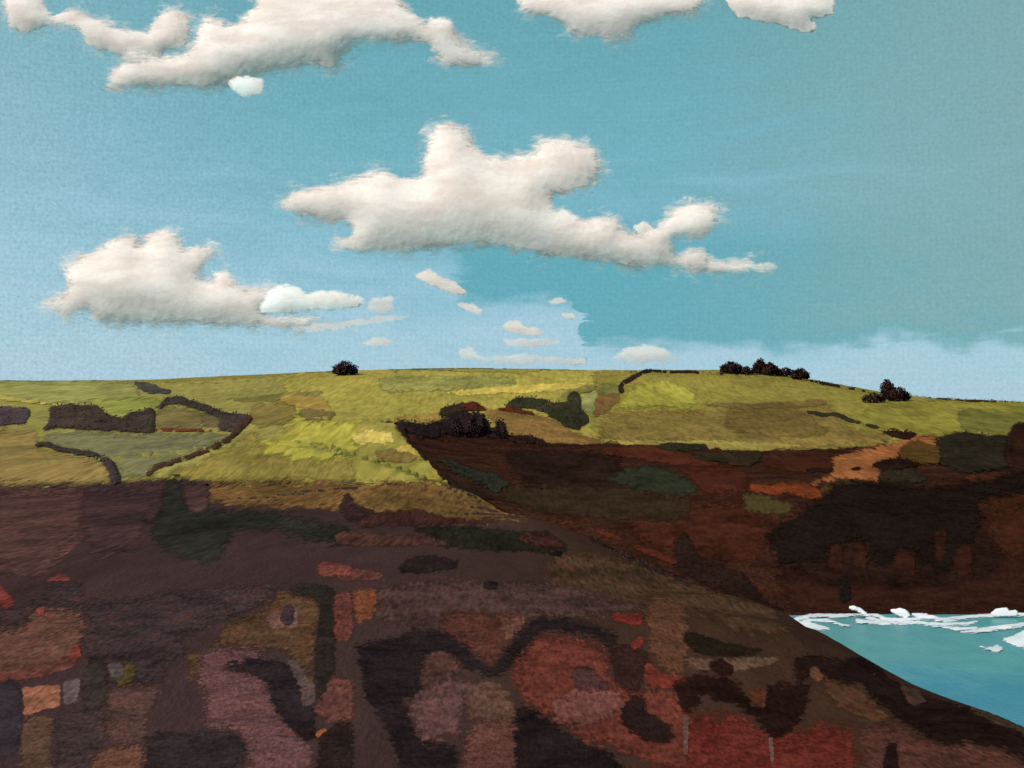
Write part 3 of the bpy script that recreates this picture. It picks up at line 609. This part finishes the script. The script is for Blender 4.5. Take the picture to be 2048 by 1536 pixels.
N('4', '600,1062 640,1002 700,992 712,1062 650,1117 612,1102', 'bush|bush|small mustard bush in the dark purple heather', (114, 96, 57), 2.5)
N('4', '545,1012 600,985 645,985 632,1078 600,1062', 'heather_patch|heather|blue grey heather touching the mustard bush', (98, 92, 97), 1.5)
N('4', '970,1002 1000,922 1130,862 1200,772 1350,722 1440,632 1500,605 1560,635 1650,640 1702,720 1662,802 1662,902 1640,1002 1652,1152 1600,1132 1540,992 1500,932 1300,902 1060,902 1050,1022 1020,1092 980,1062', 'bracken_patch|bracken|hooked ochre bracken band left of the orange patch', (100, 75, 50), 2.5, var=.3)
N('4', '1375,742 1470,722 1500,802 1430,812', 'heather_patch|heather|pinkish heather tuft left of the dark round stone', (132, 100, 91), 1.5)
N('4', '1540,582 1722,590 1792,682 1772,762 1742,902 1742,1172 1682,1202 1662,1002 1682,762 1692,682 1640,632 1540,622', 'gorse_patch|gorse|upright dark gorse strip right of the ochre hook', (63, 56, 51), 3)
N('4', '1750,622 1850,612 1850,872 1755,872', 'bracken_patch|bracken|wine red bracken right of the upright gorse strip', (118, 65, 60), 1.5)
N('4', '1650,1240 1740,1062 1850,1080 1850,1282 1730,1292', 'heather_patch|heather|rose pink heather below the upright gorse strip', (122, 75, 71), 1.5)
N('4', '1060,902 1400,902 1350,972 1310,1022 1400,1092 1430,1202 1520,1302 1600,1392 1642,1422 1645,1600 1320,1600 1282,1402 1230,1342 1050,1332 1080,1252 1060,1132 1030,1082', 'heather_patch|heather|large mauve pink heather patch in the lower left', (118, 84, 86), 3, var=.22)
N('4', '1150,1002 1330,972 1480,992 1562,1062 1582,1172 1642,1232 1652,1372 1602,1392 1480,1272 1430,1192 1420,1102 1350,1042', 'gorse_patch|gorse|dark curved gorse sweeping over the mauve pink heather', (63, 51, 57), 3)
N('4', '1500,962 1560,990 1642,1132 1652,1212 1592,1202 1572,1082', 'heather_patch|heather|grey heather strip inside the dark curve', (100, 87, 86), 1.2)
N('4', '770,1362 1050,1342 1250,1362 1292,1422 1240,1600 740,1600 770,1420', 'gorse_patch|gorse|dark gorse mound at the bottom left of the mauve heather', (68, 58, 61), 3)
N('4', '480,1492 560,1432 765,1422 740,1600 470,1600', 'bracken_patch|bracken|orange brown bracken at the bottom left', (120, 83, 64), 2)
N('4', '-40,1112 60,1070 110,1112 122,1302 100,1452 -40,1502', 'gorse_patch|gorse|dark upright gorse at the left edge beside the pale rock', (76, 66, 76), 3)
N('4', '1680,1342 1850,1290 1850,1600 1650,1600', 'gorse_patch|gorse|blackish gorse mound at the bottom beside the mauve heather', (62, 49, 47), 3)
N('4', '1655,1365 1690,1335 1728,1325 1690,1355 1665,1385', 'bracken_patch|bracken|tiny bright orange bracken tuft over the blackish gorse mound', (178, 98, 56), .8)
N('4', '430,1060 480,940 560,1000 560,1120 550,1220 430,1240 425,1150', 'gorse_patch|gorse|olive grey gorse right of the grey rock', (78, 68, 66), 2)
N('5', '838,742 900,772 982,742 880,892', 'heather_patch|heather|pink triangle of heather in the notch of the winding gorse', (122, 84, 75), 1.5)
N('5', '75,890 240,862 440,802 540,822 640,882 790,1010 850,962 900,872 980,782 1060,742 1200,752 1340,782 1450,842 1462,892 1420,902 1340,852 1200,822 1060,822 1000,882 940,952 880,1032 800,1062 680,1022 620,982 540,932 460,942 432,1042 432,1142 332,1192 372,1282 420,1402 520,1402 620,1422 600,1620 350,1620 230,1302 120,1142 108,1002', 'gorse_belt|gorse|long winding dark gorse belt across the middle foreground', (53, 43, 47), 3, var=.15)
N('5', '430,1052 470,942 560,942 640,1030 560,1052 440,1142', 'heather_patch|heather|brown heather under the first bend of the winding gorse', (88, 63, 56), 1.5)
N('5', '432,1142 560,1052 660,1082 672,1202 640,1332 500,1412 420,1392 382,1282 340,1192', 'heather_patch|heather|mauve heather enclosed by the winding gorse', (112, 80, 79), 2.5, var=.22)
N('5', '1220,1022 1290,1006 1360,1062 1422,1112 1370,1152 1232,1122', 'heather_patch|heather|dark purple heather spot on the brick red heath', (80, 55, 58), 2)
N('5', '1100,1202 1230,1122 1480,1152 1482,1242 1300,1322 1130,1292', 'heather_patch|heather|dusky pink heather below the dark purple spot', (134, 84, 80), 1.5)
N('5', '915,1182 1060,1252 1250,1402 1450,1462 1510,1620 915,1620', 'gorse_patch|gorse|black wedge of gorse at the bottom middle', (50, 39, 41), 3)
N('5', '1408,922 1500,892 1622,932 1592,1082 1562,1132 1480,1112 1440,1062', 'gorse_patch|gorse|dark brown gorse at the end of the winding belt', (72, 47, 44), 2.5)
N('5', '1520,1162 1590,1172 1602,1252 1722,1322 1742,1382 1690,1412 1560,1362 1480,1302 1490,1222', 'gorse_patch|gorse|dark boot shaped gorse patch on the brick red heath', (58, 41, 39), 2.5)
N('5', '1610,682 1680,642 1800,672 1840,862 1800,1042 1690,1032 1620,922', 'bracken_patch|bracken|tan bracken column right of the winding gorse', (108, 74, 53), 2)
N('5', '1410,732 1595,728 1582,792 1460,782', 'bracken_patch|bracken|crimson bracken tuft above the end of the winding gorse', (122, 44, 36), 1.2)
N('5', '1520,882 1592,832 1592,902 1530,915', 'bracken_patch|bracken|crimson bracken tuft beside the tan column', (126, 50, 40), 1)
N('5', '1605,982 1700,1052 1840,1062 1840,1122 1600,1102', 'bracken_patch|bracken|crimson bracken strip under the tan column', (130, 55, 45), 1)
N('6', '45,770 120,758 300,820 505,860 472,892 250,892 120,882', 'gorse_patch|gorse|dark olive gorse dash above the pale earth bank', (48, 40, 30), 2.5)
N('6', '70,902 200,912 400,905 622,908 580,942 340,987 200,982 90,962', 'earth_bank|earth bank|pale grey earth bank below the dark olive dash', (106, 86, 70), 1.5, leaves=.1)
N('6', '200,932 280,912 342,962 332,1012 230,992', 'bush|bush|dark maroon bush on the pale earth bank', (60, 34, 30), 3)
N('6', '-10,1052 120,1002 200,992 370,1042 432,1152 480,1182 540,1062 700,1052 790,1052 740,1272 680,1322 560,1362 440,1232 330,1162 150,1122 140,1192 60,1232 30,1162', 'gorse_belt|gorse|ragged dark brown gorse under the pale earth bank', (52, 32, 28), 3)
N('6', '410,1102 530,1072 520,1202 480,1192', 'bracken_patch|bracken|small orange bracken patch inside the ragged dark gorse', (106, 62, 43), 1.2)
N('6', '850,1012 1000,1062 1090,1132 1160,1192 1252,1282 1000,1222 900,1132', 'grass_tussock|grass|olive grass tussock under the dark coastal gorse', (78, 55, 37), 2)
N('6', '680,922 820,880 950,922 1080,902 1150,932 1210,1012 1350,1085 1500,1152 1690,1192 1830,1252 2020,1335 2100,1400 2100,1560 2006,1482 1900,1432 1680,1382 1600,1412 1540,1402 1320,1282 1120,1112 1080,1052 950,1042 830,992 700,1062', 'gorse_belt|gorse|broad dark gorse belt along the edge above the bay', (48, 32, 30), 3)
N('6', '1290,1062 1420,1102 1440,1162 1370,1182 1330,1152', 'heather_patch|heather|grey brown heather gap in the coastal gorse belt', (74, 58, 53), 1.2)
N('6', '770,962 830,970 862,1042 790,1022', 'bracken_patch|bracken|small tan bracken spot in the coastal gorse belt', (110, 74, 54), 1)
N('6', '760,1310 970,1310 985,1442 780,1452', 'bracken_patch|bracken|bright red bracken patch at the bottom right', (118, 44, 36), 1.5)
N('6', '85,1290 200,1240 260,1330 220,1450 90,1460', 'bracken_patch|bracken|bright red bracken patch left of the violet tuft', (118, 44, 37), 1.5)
N('6', '545,1362 568,1358 572,1500 550,1505', 'heather_patch|heather|thin violet heather tuft at the bottom right', (124, 98, 104), 1.2)
N('6', '50,1240 88,1240 78,1462 50,1465', 'heather_patch|heather|thin grey heather tuft left of the bright red bracken', (106, 82, 76), 1.2)
N('6', '1220,1402 1282,1392 1282,1600 1190,1600', 'gorse_patch|gorse|narrow dark gorse at the bottom right', (52, 34, 30), 2.5)
N('6', '1680,1190 1850,1235 2020,1300 2100,1340 2100,1385 2000,1330 1840,1262', 'grass_tussock|grass|thin olive grass rim along the headland edge', (82, 70, 48), 1)

# rocks, sunk in the heath
N('4', '110,1112 320,1092 322,1202 130,1262', 'rock_slab|rock|pale orange pink rock slab at the lower left beside the dark upright gorse', (190, 126, 96), 3, soft=8, it=0)
N('4', '330,1082 420,1062 412,1192 332,1212', 'rock_slab|rock|grey violet rock slab touching the right side of the pale pink one', (126, 110, 118), 3, soft=8, it=0)
N('4', '1498,690 1540,680 1566,720 1560,790 1515,812 1490,800', 'rock_slab|rock|pale grey rim stone under the dark oval stone on ochre bracken', (118, 100, 94), 1.5, soft=4)
N('4', '1465,742 1482,700 1515,680 1546,700 1549,750 1530,786 1500,796 1472,775', 'stone|stone|dark oval violet stone lying on the ochre bracken', (64, 54, 66), 4, soft=4)

# ------------------------------------------------------------------ trees on the skyline
def mat_flat(name, rgb, rough=.9):
    m = bpy.data.materials.new(name); m.use_nodes = True
    t = NT(m.node_tree); b = t.n['Principled BSDF']
    pos = t.n.new('ShaderNodeNewGeometry').outputs['Position']
    c = [v / e for v, e in zip(lin(rgb), E_SUN)]
    t.put(b.inputs['Base Color'], t.mix(t.noise(pos, .9, 3, .6), tuple(v * .75 for v in c), tuple(v * 1.2 for v in c)))
    b.inputs['Roughness'].default_value = rough; b.inputs['Specular IOR Level'].default_value = .1
    return m
BARK = mat_flat('bark', (56, 44, 38))
LEAF = {'a': mat_flat('dark_foliage', (66, 52, 56)), 'b': mat_flat('brown_foliage', (66, 48, 42)), 'c': mat_flat('green_foliage', (60, 52, 40))}
def tube(a, b, r0, r1, n=6):
    a = np.array(a, float); b = np.array(b, float); d = (b - a) / np.linalg.norm(b - a)
    u = np.cross(d, (0.3, 1, .2)); u /= np.linalg.norm(u); v = np.cross(d, u); V = []
    for p, r in ((a, r0), ((a + b) / 2, (r0 + r1) / 2), (b, r1)):
        for k in range(n):
            t = 2 * math.pi * k / n; V.append(p + u * r * math.cos(t) + v * r * math.sin(t))
    return V, [(j * n + k, j * n + (k + 1) % n, (j + 1) * n + (k + 1) % n, (j + 1) * n + k) for j in (0, 1) for k in range(n)]
def tree(px, base, wpx, hpx, label, nm='tree', leaf='b', blobs=None, side=None, group=None, n=3600, leafpx=2.2, low=.12):
    """trunk, limbs and a crown of many leaf clumps; blobs = (x, z, radius) in units of the crown's width and height"""
    x, y, z = cast(np.array([float(px)]), np.array([float(base)]), side)
    s = y[0] / F; W = wpx * s; H = hpx * s; root = np.array([x[0], y[0], z[0] - .15])
    e = bpy.data.objects.new(nm, None); COL.objects.link(e); e.location = root; e.empty_display_size = 1
    tag(e, label, 'tree', group)
    V, Fa = tube(root - (0, 0, .3), root + (0, 0, H * .5), H * .045, H * .022)
    mesh_ob('trunk', V, Fa, BARK, e)
    V, Fa = [], []
    for k in range(5):
        t = k * 1.3 + px; v, f = tube(root + (0, 0, H * (.22 + .05 * k)), root + np.array([math.cos(t) * W * .3, math.sin(t) * W * .3, H * (.5 + .07 * k)]), H * .02, H * .007, 5)
        Fa += [tuple(i + len(V) for i in q) for q in f]; V += v
    mesh_ob('limbs', V, Fa, BARK, e)
    blobs = blobs or [(-.22, .42, .27), (.2, .4, .28), (0, .62, .27), (-.08, .36, .3), (.3, .3, .2), (-.32, .28, .18)]
    P = []
    wt = np.array([b[2] ** 2 for b in blobs]); wt = wt / wt.sum()
    for (bx, bz, br), w in zip(blobs, wt):
        k = max(12, int(n * w)); d = RNG.normal(size=(k, 3)); d /= np.linalg.norm(d, axis=1)[:, None]
        r = RNG.uniform(.55, 1.04, k)[:, None] * (1 + .18 * np.sin(d[:, :1] * 7 + px) * np.cos(d[:, 2:] * 6))
        p = d * r * np.array([br * W, br * W, br * H * 1.15]) + np.array([bx * W, RNG.uniform(-.12, .12) * W, bz * H])
        P.append(p)
    P = np.concatenate(P); P[:, 2] = np.clip(P[:, 2], low * H * RNG.uniform(.5, 1.3, len(P)), H * 1.02)
    NV = P - np.array([0, 0, H * .25]) + RNG.normal(size=P.shape) * H * .10; NV /= np.linalg.norm(NV, axis=1)[:, None]
    P += root
    m = len(P); sz = (leafpx * s * RNG.uniform(.6, 1.3, m))[:, None]
    u = RNG.normal(size=(m, 3)); u /= np.linalg.norm(u, axis=1)[:, None]; v = np.cross(u, RNG.normal(size=(m, 3))); v /= np.linalg.norm(v, axis=1)[:, None]
    Q = np.concatenate([P - u * sz * .7, P - v * sz * .5, P + u * sz * .7, P + v * sz * .5])
    mesh_ob('crown', Q, [(i, m + i, 2 * m + i, 3 * m + i) for i in range(m)], LEAF[leaf], e, normals=np.tile(NV, (4, 1)))
    return e
G1 = 'trees on the skyline'
tree(690, 752, 53, 34, 'lone dark round tree on the skyline left of the middle', leaf='a', group=G1)
tree(1463, 748, 48, 28, 'low domed dark tree at the left end of the skyline group', group=G1)
tree(1494, 750, 30, 20, 'smallest dark tree, between the domed and the tall one', 'small_tree', group=G1, n=1000)
tree(1520, 750, 31, 36, 'tallest narrow dark tree of the skyline group', group=G1)
tree(1542, 752, 39, 30, 'sloping dark tree right of the tallest skyline tree', group=G1)
tree(1571, 754, 41, 22, 'low spreading dark tree in the skyline group', group=G1, n=1400)
tree(1601, 760, 37, 26, 'round dark tree at the right end of the skyline group', group=G1)
tree(1775, 799, 39, 42, 'pointed dark tree standing out on the right skyline', group=G1, blobs=[(0, .78, .2), (-.1, .5, .3), (.15, .45, .32), (.05, .3, .36)])
tree(1797, 803, 51, 32, 'spreading dark tree right of the pointed one', group=G1)
tree(1748, 806, 53, 24, 'low dark bushy tree left of the pointed one', group=G1, n=1400)
G2 = 'conifers at the head of the combe'
CON = [(0, .84, .12), (0, .62, .22), (-.04, .42, .32), (.05, .25, .38)]
tree(945, 872, 34, 46, 'leftmost dark conical tree rising from the jagged clump', 'conifer', 'a', CON, group=G2, n=1500, low=.05)
tree(966, 870, 30, 46, 'taller dark conical tree in the middle of the jagged clump', 'conifer', 'a', CON, group=G2, n=1500, low=.05)
tree(915, 872, 34, 38, 'broad dark conical tree on the left of the jagged clump', 'conifer', 'a', CON, group=G2, n=1500, low=.05)
tree(996, 876, 18, 34, 'small pointed dark tree standing apart right of the jagged clump', 'conifer', 'a', CON, group=G2, n=450, low=.05)
tree(1010, 878, 18, 26, 'smallest dark tree at the right tip of the jagged clump', 'conifer', 'a', CON, group=G2, n=400, low=.05)
# ------------------------------------------------------------------ surf
def foam_mat():
    m = bpy.data.materials.new('sea_foam'); m.use_nodes = True
    t = NT(m.node_tree); b = t.n['Principled BSDF']
    pos = t.n.new('ShaderNodeNewGeometry').outputs['Position']
    n1 = t.noise(t.scale(pos, (.35, .75, .6)), .8, 4, .7, .4); n2 = t.noise(t.scale(pos, (.25, .3, 1)), .25, 3, .6, .5)
    t.put(b.inputs['Base Color'], t.mix(t.step(n2, .3, .7), (.55, .57, .65), (.80, .77, .79)))
    at = t.n.new('ShaderNodeAttribute'); at.attribute_name = 'edge'
    a = t.m('ADD', t.m('ADD', .12, at.outputs['Fac']), t.m('ADD', t.m('MULTIPLY', t.m('SUBTRACT', n1, .5), 2.6), t.m('MULTIPLY', t.m('SUBTRACT', n2, .5), .5)))
    t.put(b.inputs['Alpha'], t.step(a, .15, .60)); b.inputs['Roughness'].default_value = .8
    return m
FOAM = foam_mat()
def surf(z, txt, label, h, nm='breaking_wave', width=None):
    poly = grown(ragged(ribbon(z, txt, width) if width else pts(z, txt), 2.5, 1.0, 55 + len(label), 1), 2.0)
    V, Fc = fill(poly, 2.5); e = edge_dist(V, poly)
    x, y, _ = cast(V[:, 0], V[:, 1], None, True)
    lift = .25 + h * .3 * np.clip(e / 5, 0, 1) ** .6 * (.35 + 1.1 * fbm(V[:, 0] / 9, V[:, 1] / 4, 8, 3))
    lift[e < .5] = .1
    o = mesh_ob(nm, np.stack([x, y, lift], -1), [tuple(f[::-1]) for f in Fc], FOAM, attr={'edge': np.clip(e / 5, 0, 1)})
    return tag(o, label, 'wave')
surf('6', '690,692 800,660 930,668 1060,654 1150,662 1220,690 1370,688 1440,672 1540,690 1650,680 1740,668 1900,655 2060,652', 'long white line of surf along the foot of the sea cliff', .6, width=7.5)
surf('6', '740,694 880,690 960,718 1010,724', 'short white streak under the left end of the surf line', .2, 'foam_streak', width=4)
surf('6', '1040,694 1180,708 1300,705 1400,704 1560,732 1650,742 1740,735', 'white streak dropping right just below the surf line', .2, 'foam_streak', width=5.5)
surf('6', '1470,712 1560,715 1660,712 1740,700', 'short thick white streak under the middle of the surf line', .2, 'foam_streak', width=5)
surf('6', '1100,675 1180,695 1230,700', 'tiny white streak joining surf line and lower streak', .3, 'foam_streak', width=5)
surf('6', '1620,760 1780,735 1960,712 2060,705 2060,722 1900,738 1760,765', 'faint white streak on the water at the right of the surf', .2, 'foam_streak')
surf('6', '1740,838 1790,850 1830,848 1850,834 1888,856 1850,876 1800,865', 'small white wave crest out on the turquoise water', .5, 'wave_crest')
surf('6', '1880,800 1940,788 2006,748 2090,735 2090,870 2006,852 1950,832', 'creamy patch of foam at the right edge of the bay', .4, 'foam_patch')
surf('6', '700,700 760,700 900,740 880,748 720,742', 'thin white foam fringe at the headland corner', .3, 'foam_patch')

# ------------------------------------------------------------------ clouds
CM = {}
def cloud_mat(solid, tone):
    if (solid, tone) in CM: return CM[(solid, tone)]
    m = bpy.data.materials.new('cloud'); m.use_nodes = True
    t = NT(m.node_tree); b = t.n['Principled BSDF']
    pos = t.n.new('ShaderNodeNewGeometry').outputs['Position']
    st = t.noise(t.scale(pos, (.0018, .0018, .0050)), 4, 4, .6, .3)
    fine = t.noise(t.scale(pos, (1, 1, 1.1)), .085, 2, .6)
    c = t.mix(t.step(st, .32, .68), (tone[0] * .86, tone[1] * .83, tone[2] * .81), tuple(min(.92, v * 1.04) for v in tone))
    k = t.m('ADD', .90, t.m('MULTIPLY', fine, .20)); comb = t.n.new('ShaderNodeCombineXYZ')
    for i in range(3): t.put(comb.inputs[i], k)
    c = t.mix(1.0, c, comb.outputs[0], 'MULTIPLY')
    t.put(b.inputs['Base Color'], c)
    b.inputs['Roughness'].default_value = 1; b.inputs['Specular IOR Level'].default_value = 0
    at = t.n.new('ShaderNodeAttribute'); at.attribute_name = 'edge'
    wn = t.noise(t.scale(pos, (.30, .30, .9)), .055, 5, .72, 1.4)
    w2 = t.noise(t.scale(pos, (.40, .40, 1)), .012, 4, .6, .8)
    a = t.m('ADD', t.m('MULTIPLY', at.outputs['Fac'], 1.7), t.m('ADD', t.m('MULTIPLY', t.m('SUBTRACT', wn, .5), 2.2), t.m('MULTIPLY', t.m('SUBTRACT', w2, .5), 1.6)))
    a = t.m('MULTIPLY', t.step(a, .12, .95), solid)
    t.put(b.inputs['Alpha'], a)
    tr = t.n.new('ShaderNodeBsdfTranslucent'); t.put(tr.inputs[0], c)
    tp = t.n.new('ShaderNodeBsdfTransparent'); m1 = t.n.new('ShaderNodeMixShader'); t.put(m1.inputs[0], a)
    t.l.new(tp.outputs[0], m1.inputs[1]); t.l.new(tr.outputs[0], m1.inputs[2])
    m2 = t.n.new('ShaderNodeMixShader'); m2.inputs[0].default_value = .28
    t.l.new(b.outputs[0], m2.inputs[1]); t.l.new(m1.outputs[0], m2.inputs[2])
    t.l.new(m2.outputs[0], t.n['Material Output'].inputs[0])
    bn = t.n.new('ShaderNodeBump'); bn.inputs['Strength'].default_value = .15; bn.inputs['Distance'].default_value = 6
    t.put(bn.inputs['Height'], fine); t.l.new(bn.outputs[0], b.inputs['Normal'])
    CM[(solid, tone)] = m
    return m
TONE = (.90, .785, .755)
def cloud(z, txt, label, D=3600., R=46, puff=8, wisp=38, solid=1.0, tone=TONE, nm='cloud', parent=None, back=.8, amp=4, extra=0, mat=None, tilt=.15):
    D0 = D; P0 = pts(z, txt); poly = ragged(P0, 5 if np.ptp(P0[:, 0]) > 120 else 2.5, amp, 300 + len(label) * 3, 1 if np.ptp(P0[:, 0]) > 250 else 3)
    poly = grown(poly, min(wisp, 40) * .30 + extra)
    size = (poly.max(0) - poly.min(0)); R = min(R * 1.9, size.min() * .5)
    V, Fc = fill(poly, 6 if size.max() > 200 else 4)
    e = edge_dist(V, poly)
    R = float(R); q = np.clip(e / R, 0, 1); q = np.clip(e / min(R, e.max()), 0, 1); dome = min(R, e.max()) * (.30 if size.max() > 200 else .16) * q * (2 - q)
    lump = (fbm(V[:, 0] / 90, V[:, 1] / 70, 21, 2) - .5) * 1.2 * puff * q * (size.max() > 300)
    rim0 = e < 1e-3; ea = np.array([(f[i], f[i - 1]) for f in Fc for i in range(len(f))])
    dome = dome + lump; deg = np.bincount(ea.ravel(), minlength=len(V)).astype(float)
    for _ in range(14):
        acc = np.zeros(len(V)); np.add.at(acc, ea[:, 0], dome[ea[:, 1]]); np.add.at(acc, ea[:, 1], dome[ea[:, 0]])
        dome = np.where(rim0, 0, .35 * dome + .65 * acc / np.maximum(deg, 1))
    lump = 0 * lump
    a, c = rays(V[:, 0], V[:, 1])
    s = D / F
    fitk = np.polyfit(V[:, 0], V[:, 1], 1) if size[0] > 150 else (0, V[:, 1].mean())
    off = np.sqrt((V[:, 1] - np.polyval(fitk, V[:, 0])) ** 2 + 120) * s * tilt      # the belly leans back above and below
    D = D + off
    n = len(V)
    rim = e < 1e-3
    idx = np.where(rim, np.arange(n), np.arange(n) + n)
    d1 = D - (dome + lump) * s; d2 = D + (dome * back + lump * .5) * s
    A = np.stack([a * d1, d1, EYE + c * d1], -1); B = np.stack([a * d2, d2, EYE + c * d2], -1)
    A[rim] = np.stack([a * D, D, EYE + c * D], -1)[rim]
    faces = [tuple(f[::-1]) for f in Fc] + [tuple(int(idx[i]) for i in f) for f in Fc]
    ed = np.clip(e / wisp, 0, 1); VV = np.concatenate([A, B]); EE = np.concatenate([ed, ed])
    used = sorted({int(i) for f in faces for i in f}); mp = {i: k for k, i in enumerate(used)}
    o = mesh_ob(nm, VV[used], [tuple(mp[int(i)] for i in f) for f in faces], mat or cloud_mat(solid, tone), parent, attr={'edge': EE[used]})
    if parent is None:
        tag(o, label, 'cloud')
        if size.min() > 100 and mat is None:           # thin vapour round the dense body
            cloud(z, txt, 'veil', D0 + R * .12 * s, R * .5, 0, 70, solid * .55, tone, 'veil', o, .3, 9, 16)
    return o
WHITE = (.95, .90, .88)
c1 = cloud('a', '430,342 450,290 490,250 640,232 700,228 770,200 800,150 812,80 860,70 890,110 970,100 1000,50 1060,-30 1560,-30 1640,40 1690,92 1800,75 1822,120 1842,170 1900,220 1990,245 1900,262 1800,265 1760,232 1720,172 1600,155 1440,160 1362,200 1332,262 1240,242 1080,272 1000,300 920,322 842,347 600,342', 'long pinkish white cloud bank at the top left', 4700)
cloud('a', '912,322 960,305 1052,318 1042,372 990,387 938,362', 'puff', 4690, 22, 3, 18, .9, WHITE, 'puff', c1)
cloud('a', '20,-30 180,-30 172,12 202,70 232,50 332,55 440,100 480,122 600,132 622,80 680,40 742,60 752,130 732,192 650,200 650,225 520,245 470,212 350,182 312,112 200,92 100,130 30,95', 'ragged thin cloud in the top left corner', 5000, 34, 5, 20, .9)
cloud('b', '20,-40 760,-40 762,12 730,47 602,62 522,92 472,147 372,162 332,137 272,152 252,130 182,77 40,42', 'beige cloud cut by the top edge right of the middle', 4700)
cloud('b', '850,-40 1290,-40 1292,22 1282,67 1190,72 1215,95 1218,122 1205,133 1160,132 1100,107 1000,87 902,67 870,20', 'narrow beige cloud with a hooked tip at the top edge', 4500, 30, 5, 12)
c3 = cloud('c', '115,342 170,308 270,290 330,290 430,250 490,228 560,262 630,256 655,200 662,140 680,88 730,63 802,83 822,130 872,165 942,187 1050,162 1080,118 1140,108 1272,143 1298,200 1292,260 1200,302 1118,342 1190,380 1225,412 1352,400 1372,442 1430,462 1520,432 1560,390 1640,348 1732,368 1745,400 1692,472 1600,490 1570,512 1682,515 1705,560 1800,578 1975,573 1880,592 1780,604 1600,584 1300,558 1080,532 920,502 850,512 700,512 560,527 420,522 330,497 310,470 372,442 270,402 180,382', 'large white and beige cloud in the centre of the sky', 3300, 55, 9)
cloud('c', '1432,430 1470,413 1502,435 1482,462 1445,462', 'puff', 3292, 14, 2, 11, 1, WHITE, 'puff', c3)
c4 = cloud('d', '155,382 272,345 292,280 268,240 330,198 440,150 490,118 552,113 572,150 620,108 680,93 727,120 742,160 832,158 875,165 842,190 832,240 842,290 872,258 932,258 957,300 1000,330 1112,330 1062,400 1082,427 1300,442 1300,462 1150,482 900,462 600,457 380,442 360,412 270,437 230,410', 'broad white cumulus low at the left', 4600, 50, 8)
cloud('d', '1108,330 1160,303 1222,318 1262,345 1300,328 1482,350 1505,380 1420,407 1200,417 1080,428 1058,400', 'bright puff', 4588, 24, 4, 18, 1, WHITE, 'puff', c4)
cloud('d', '1520,362 1610,353 1612,392 1600,412 1560,422 1500,400', 'small faint wisp right of the bright puff', 4600, 16, 2, 18, .5)
cloud('d', '1180,480 1330,466 1500,445 1600,428 1705,435 1620,448 1500,470 1380,490 1250,502', 'thin faint streak under the left cumulus', 4600, 12, 2, 14, .4, amp=3)
cloud('d', '1697,270 1750,238 1800,268 1852,290 1915,342 1850,347 1790,312 1720,287', 'small slanting white cloud below the central cloud', 4200, 16, 3, 13, .9)
cloud('d', '1865,375 1940,378 1985,410 1972,432 1900,407', 'tiny slanting beige cloud, lower of the slanting pair', 4200, 12, 2, 13, .7)
cloud('c', '935,802 968,778 1002,790 1022,808 1080,815 1095,837 1020,842 960,822', 'small white cloud low over the middle of the hill', 4200, 14, 2, 13, .75)
cloud('c', '930,855 1050,848 1145,858 1155,876 1050,884 960,882', 'thin pale streak under the small low cloud', 4200, 10, 2, 12, .45)
cloud('c', '1110,712 1150,700 1190,710 1150,728 1118,724', 'tiny pale wisp at the left rim of the teal gap, upper one', 4200, 8, 1, 10, .6)
cloud('c', '1165,752 1210,758 1212,776 1165,772', 'tiny pale wisp at the left rim of the teal gap, lower one', 4200, 8, 1, 10, .6)
cloud('c', '770,890 830,878 855,918 1000,912 1250,928 1255,946 900,942 785,927', 'long pale veil just above the middle of the hill', 4200, 12, 2, 15, .45)
cloud('c', '1330,925 1420,878 1500,868 1560,898 1585,932 1480,942', 'pale low cloud above the hill right of the middle', 4200, 16, 2, 18, .5)
cloud('d', '1475,542 1540,520 1602,530 1615,546 1540,557', 'tiny pale cloud low above the lone tree', 4200, 9, 1, 12, .5)

# splashes standing up against the cliff foot
tag(cloud('6', '1000,620 1030,612 1075,628 1110,655 1085,655 1050,630', 'curling white splash on the cliff foot, the left one', 398., 3, .5, 5, 1.0, WHITE, 'wave_splash', None, .8, 1, 1.5, FOAM), 'curling white splash on the cliff foot, the left one', 'wave')
tag(cloud('6', '1240,632 1300,624 1335,640 1355,668 1320,672 1260,645', 'white splash on the cliff foot in the middle of the surf', 398., 3, .5, 5, 1.0, WHITE, 'wave_splash', None, .8, 1, 1.5, FOAM), 'white splash on the cliff foot in the middle of the surf', 'wave')
tag(cloud('6', '1355,650 1400,655 1480,658 1530,680 1460,690 1400,675', 'thin white splash over the middle of the surf line', 398., 3, .5, 5, 1.0, WHITE, 'wave_splash', None, .8, 1, 1.5, FOAM), 'thin white splash over the middle of the surf line', 'wave')
tag(cloud('6', '1808,662 1850,625 1910,622 1922,642 1962,630 1968,660', 'bushy white splash near the right edge of the picture', 398., 3, .5, 5, 1.0, WHITE, 'wave_splash', None, .8, 1, 1.5, FOAM), 'bushy white splash near the right edge of the picture', 'wave')
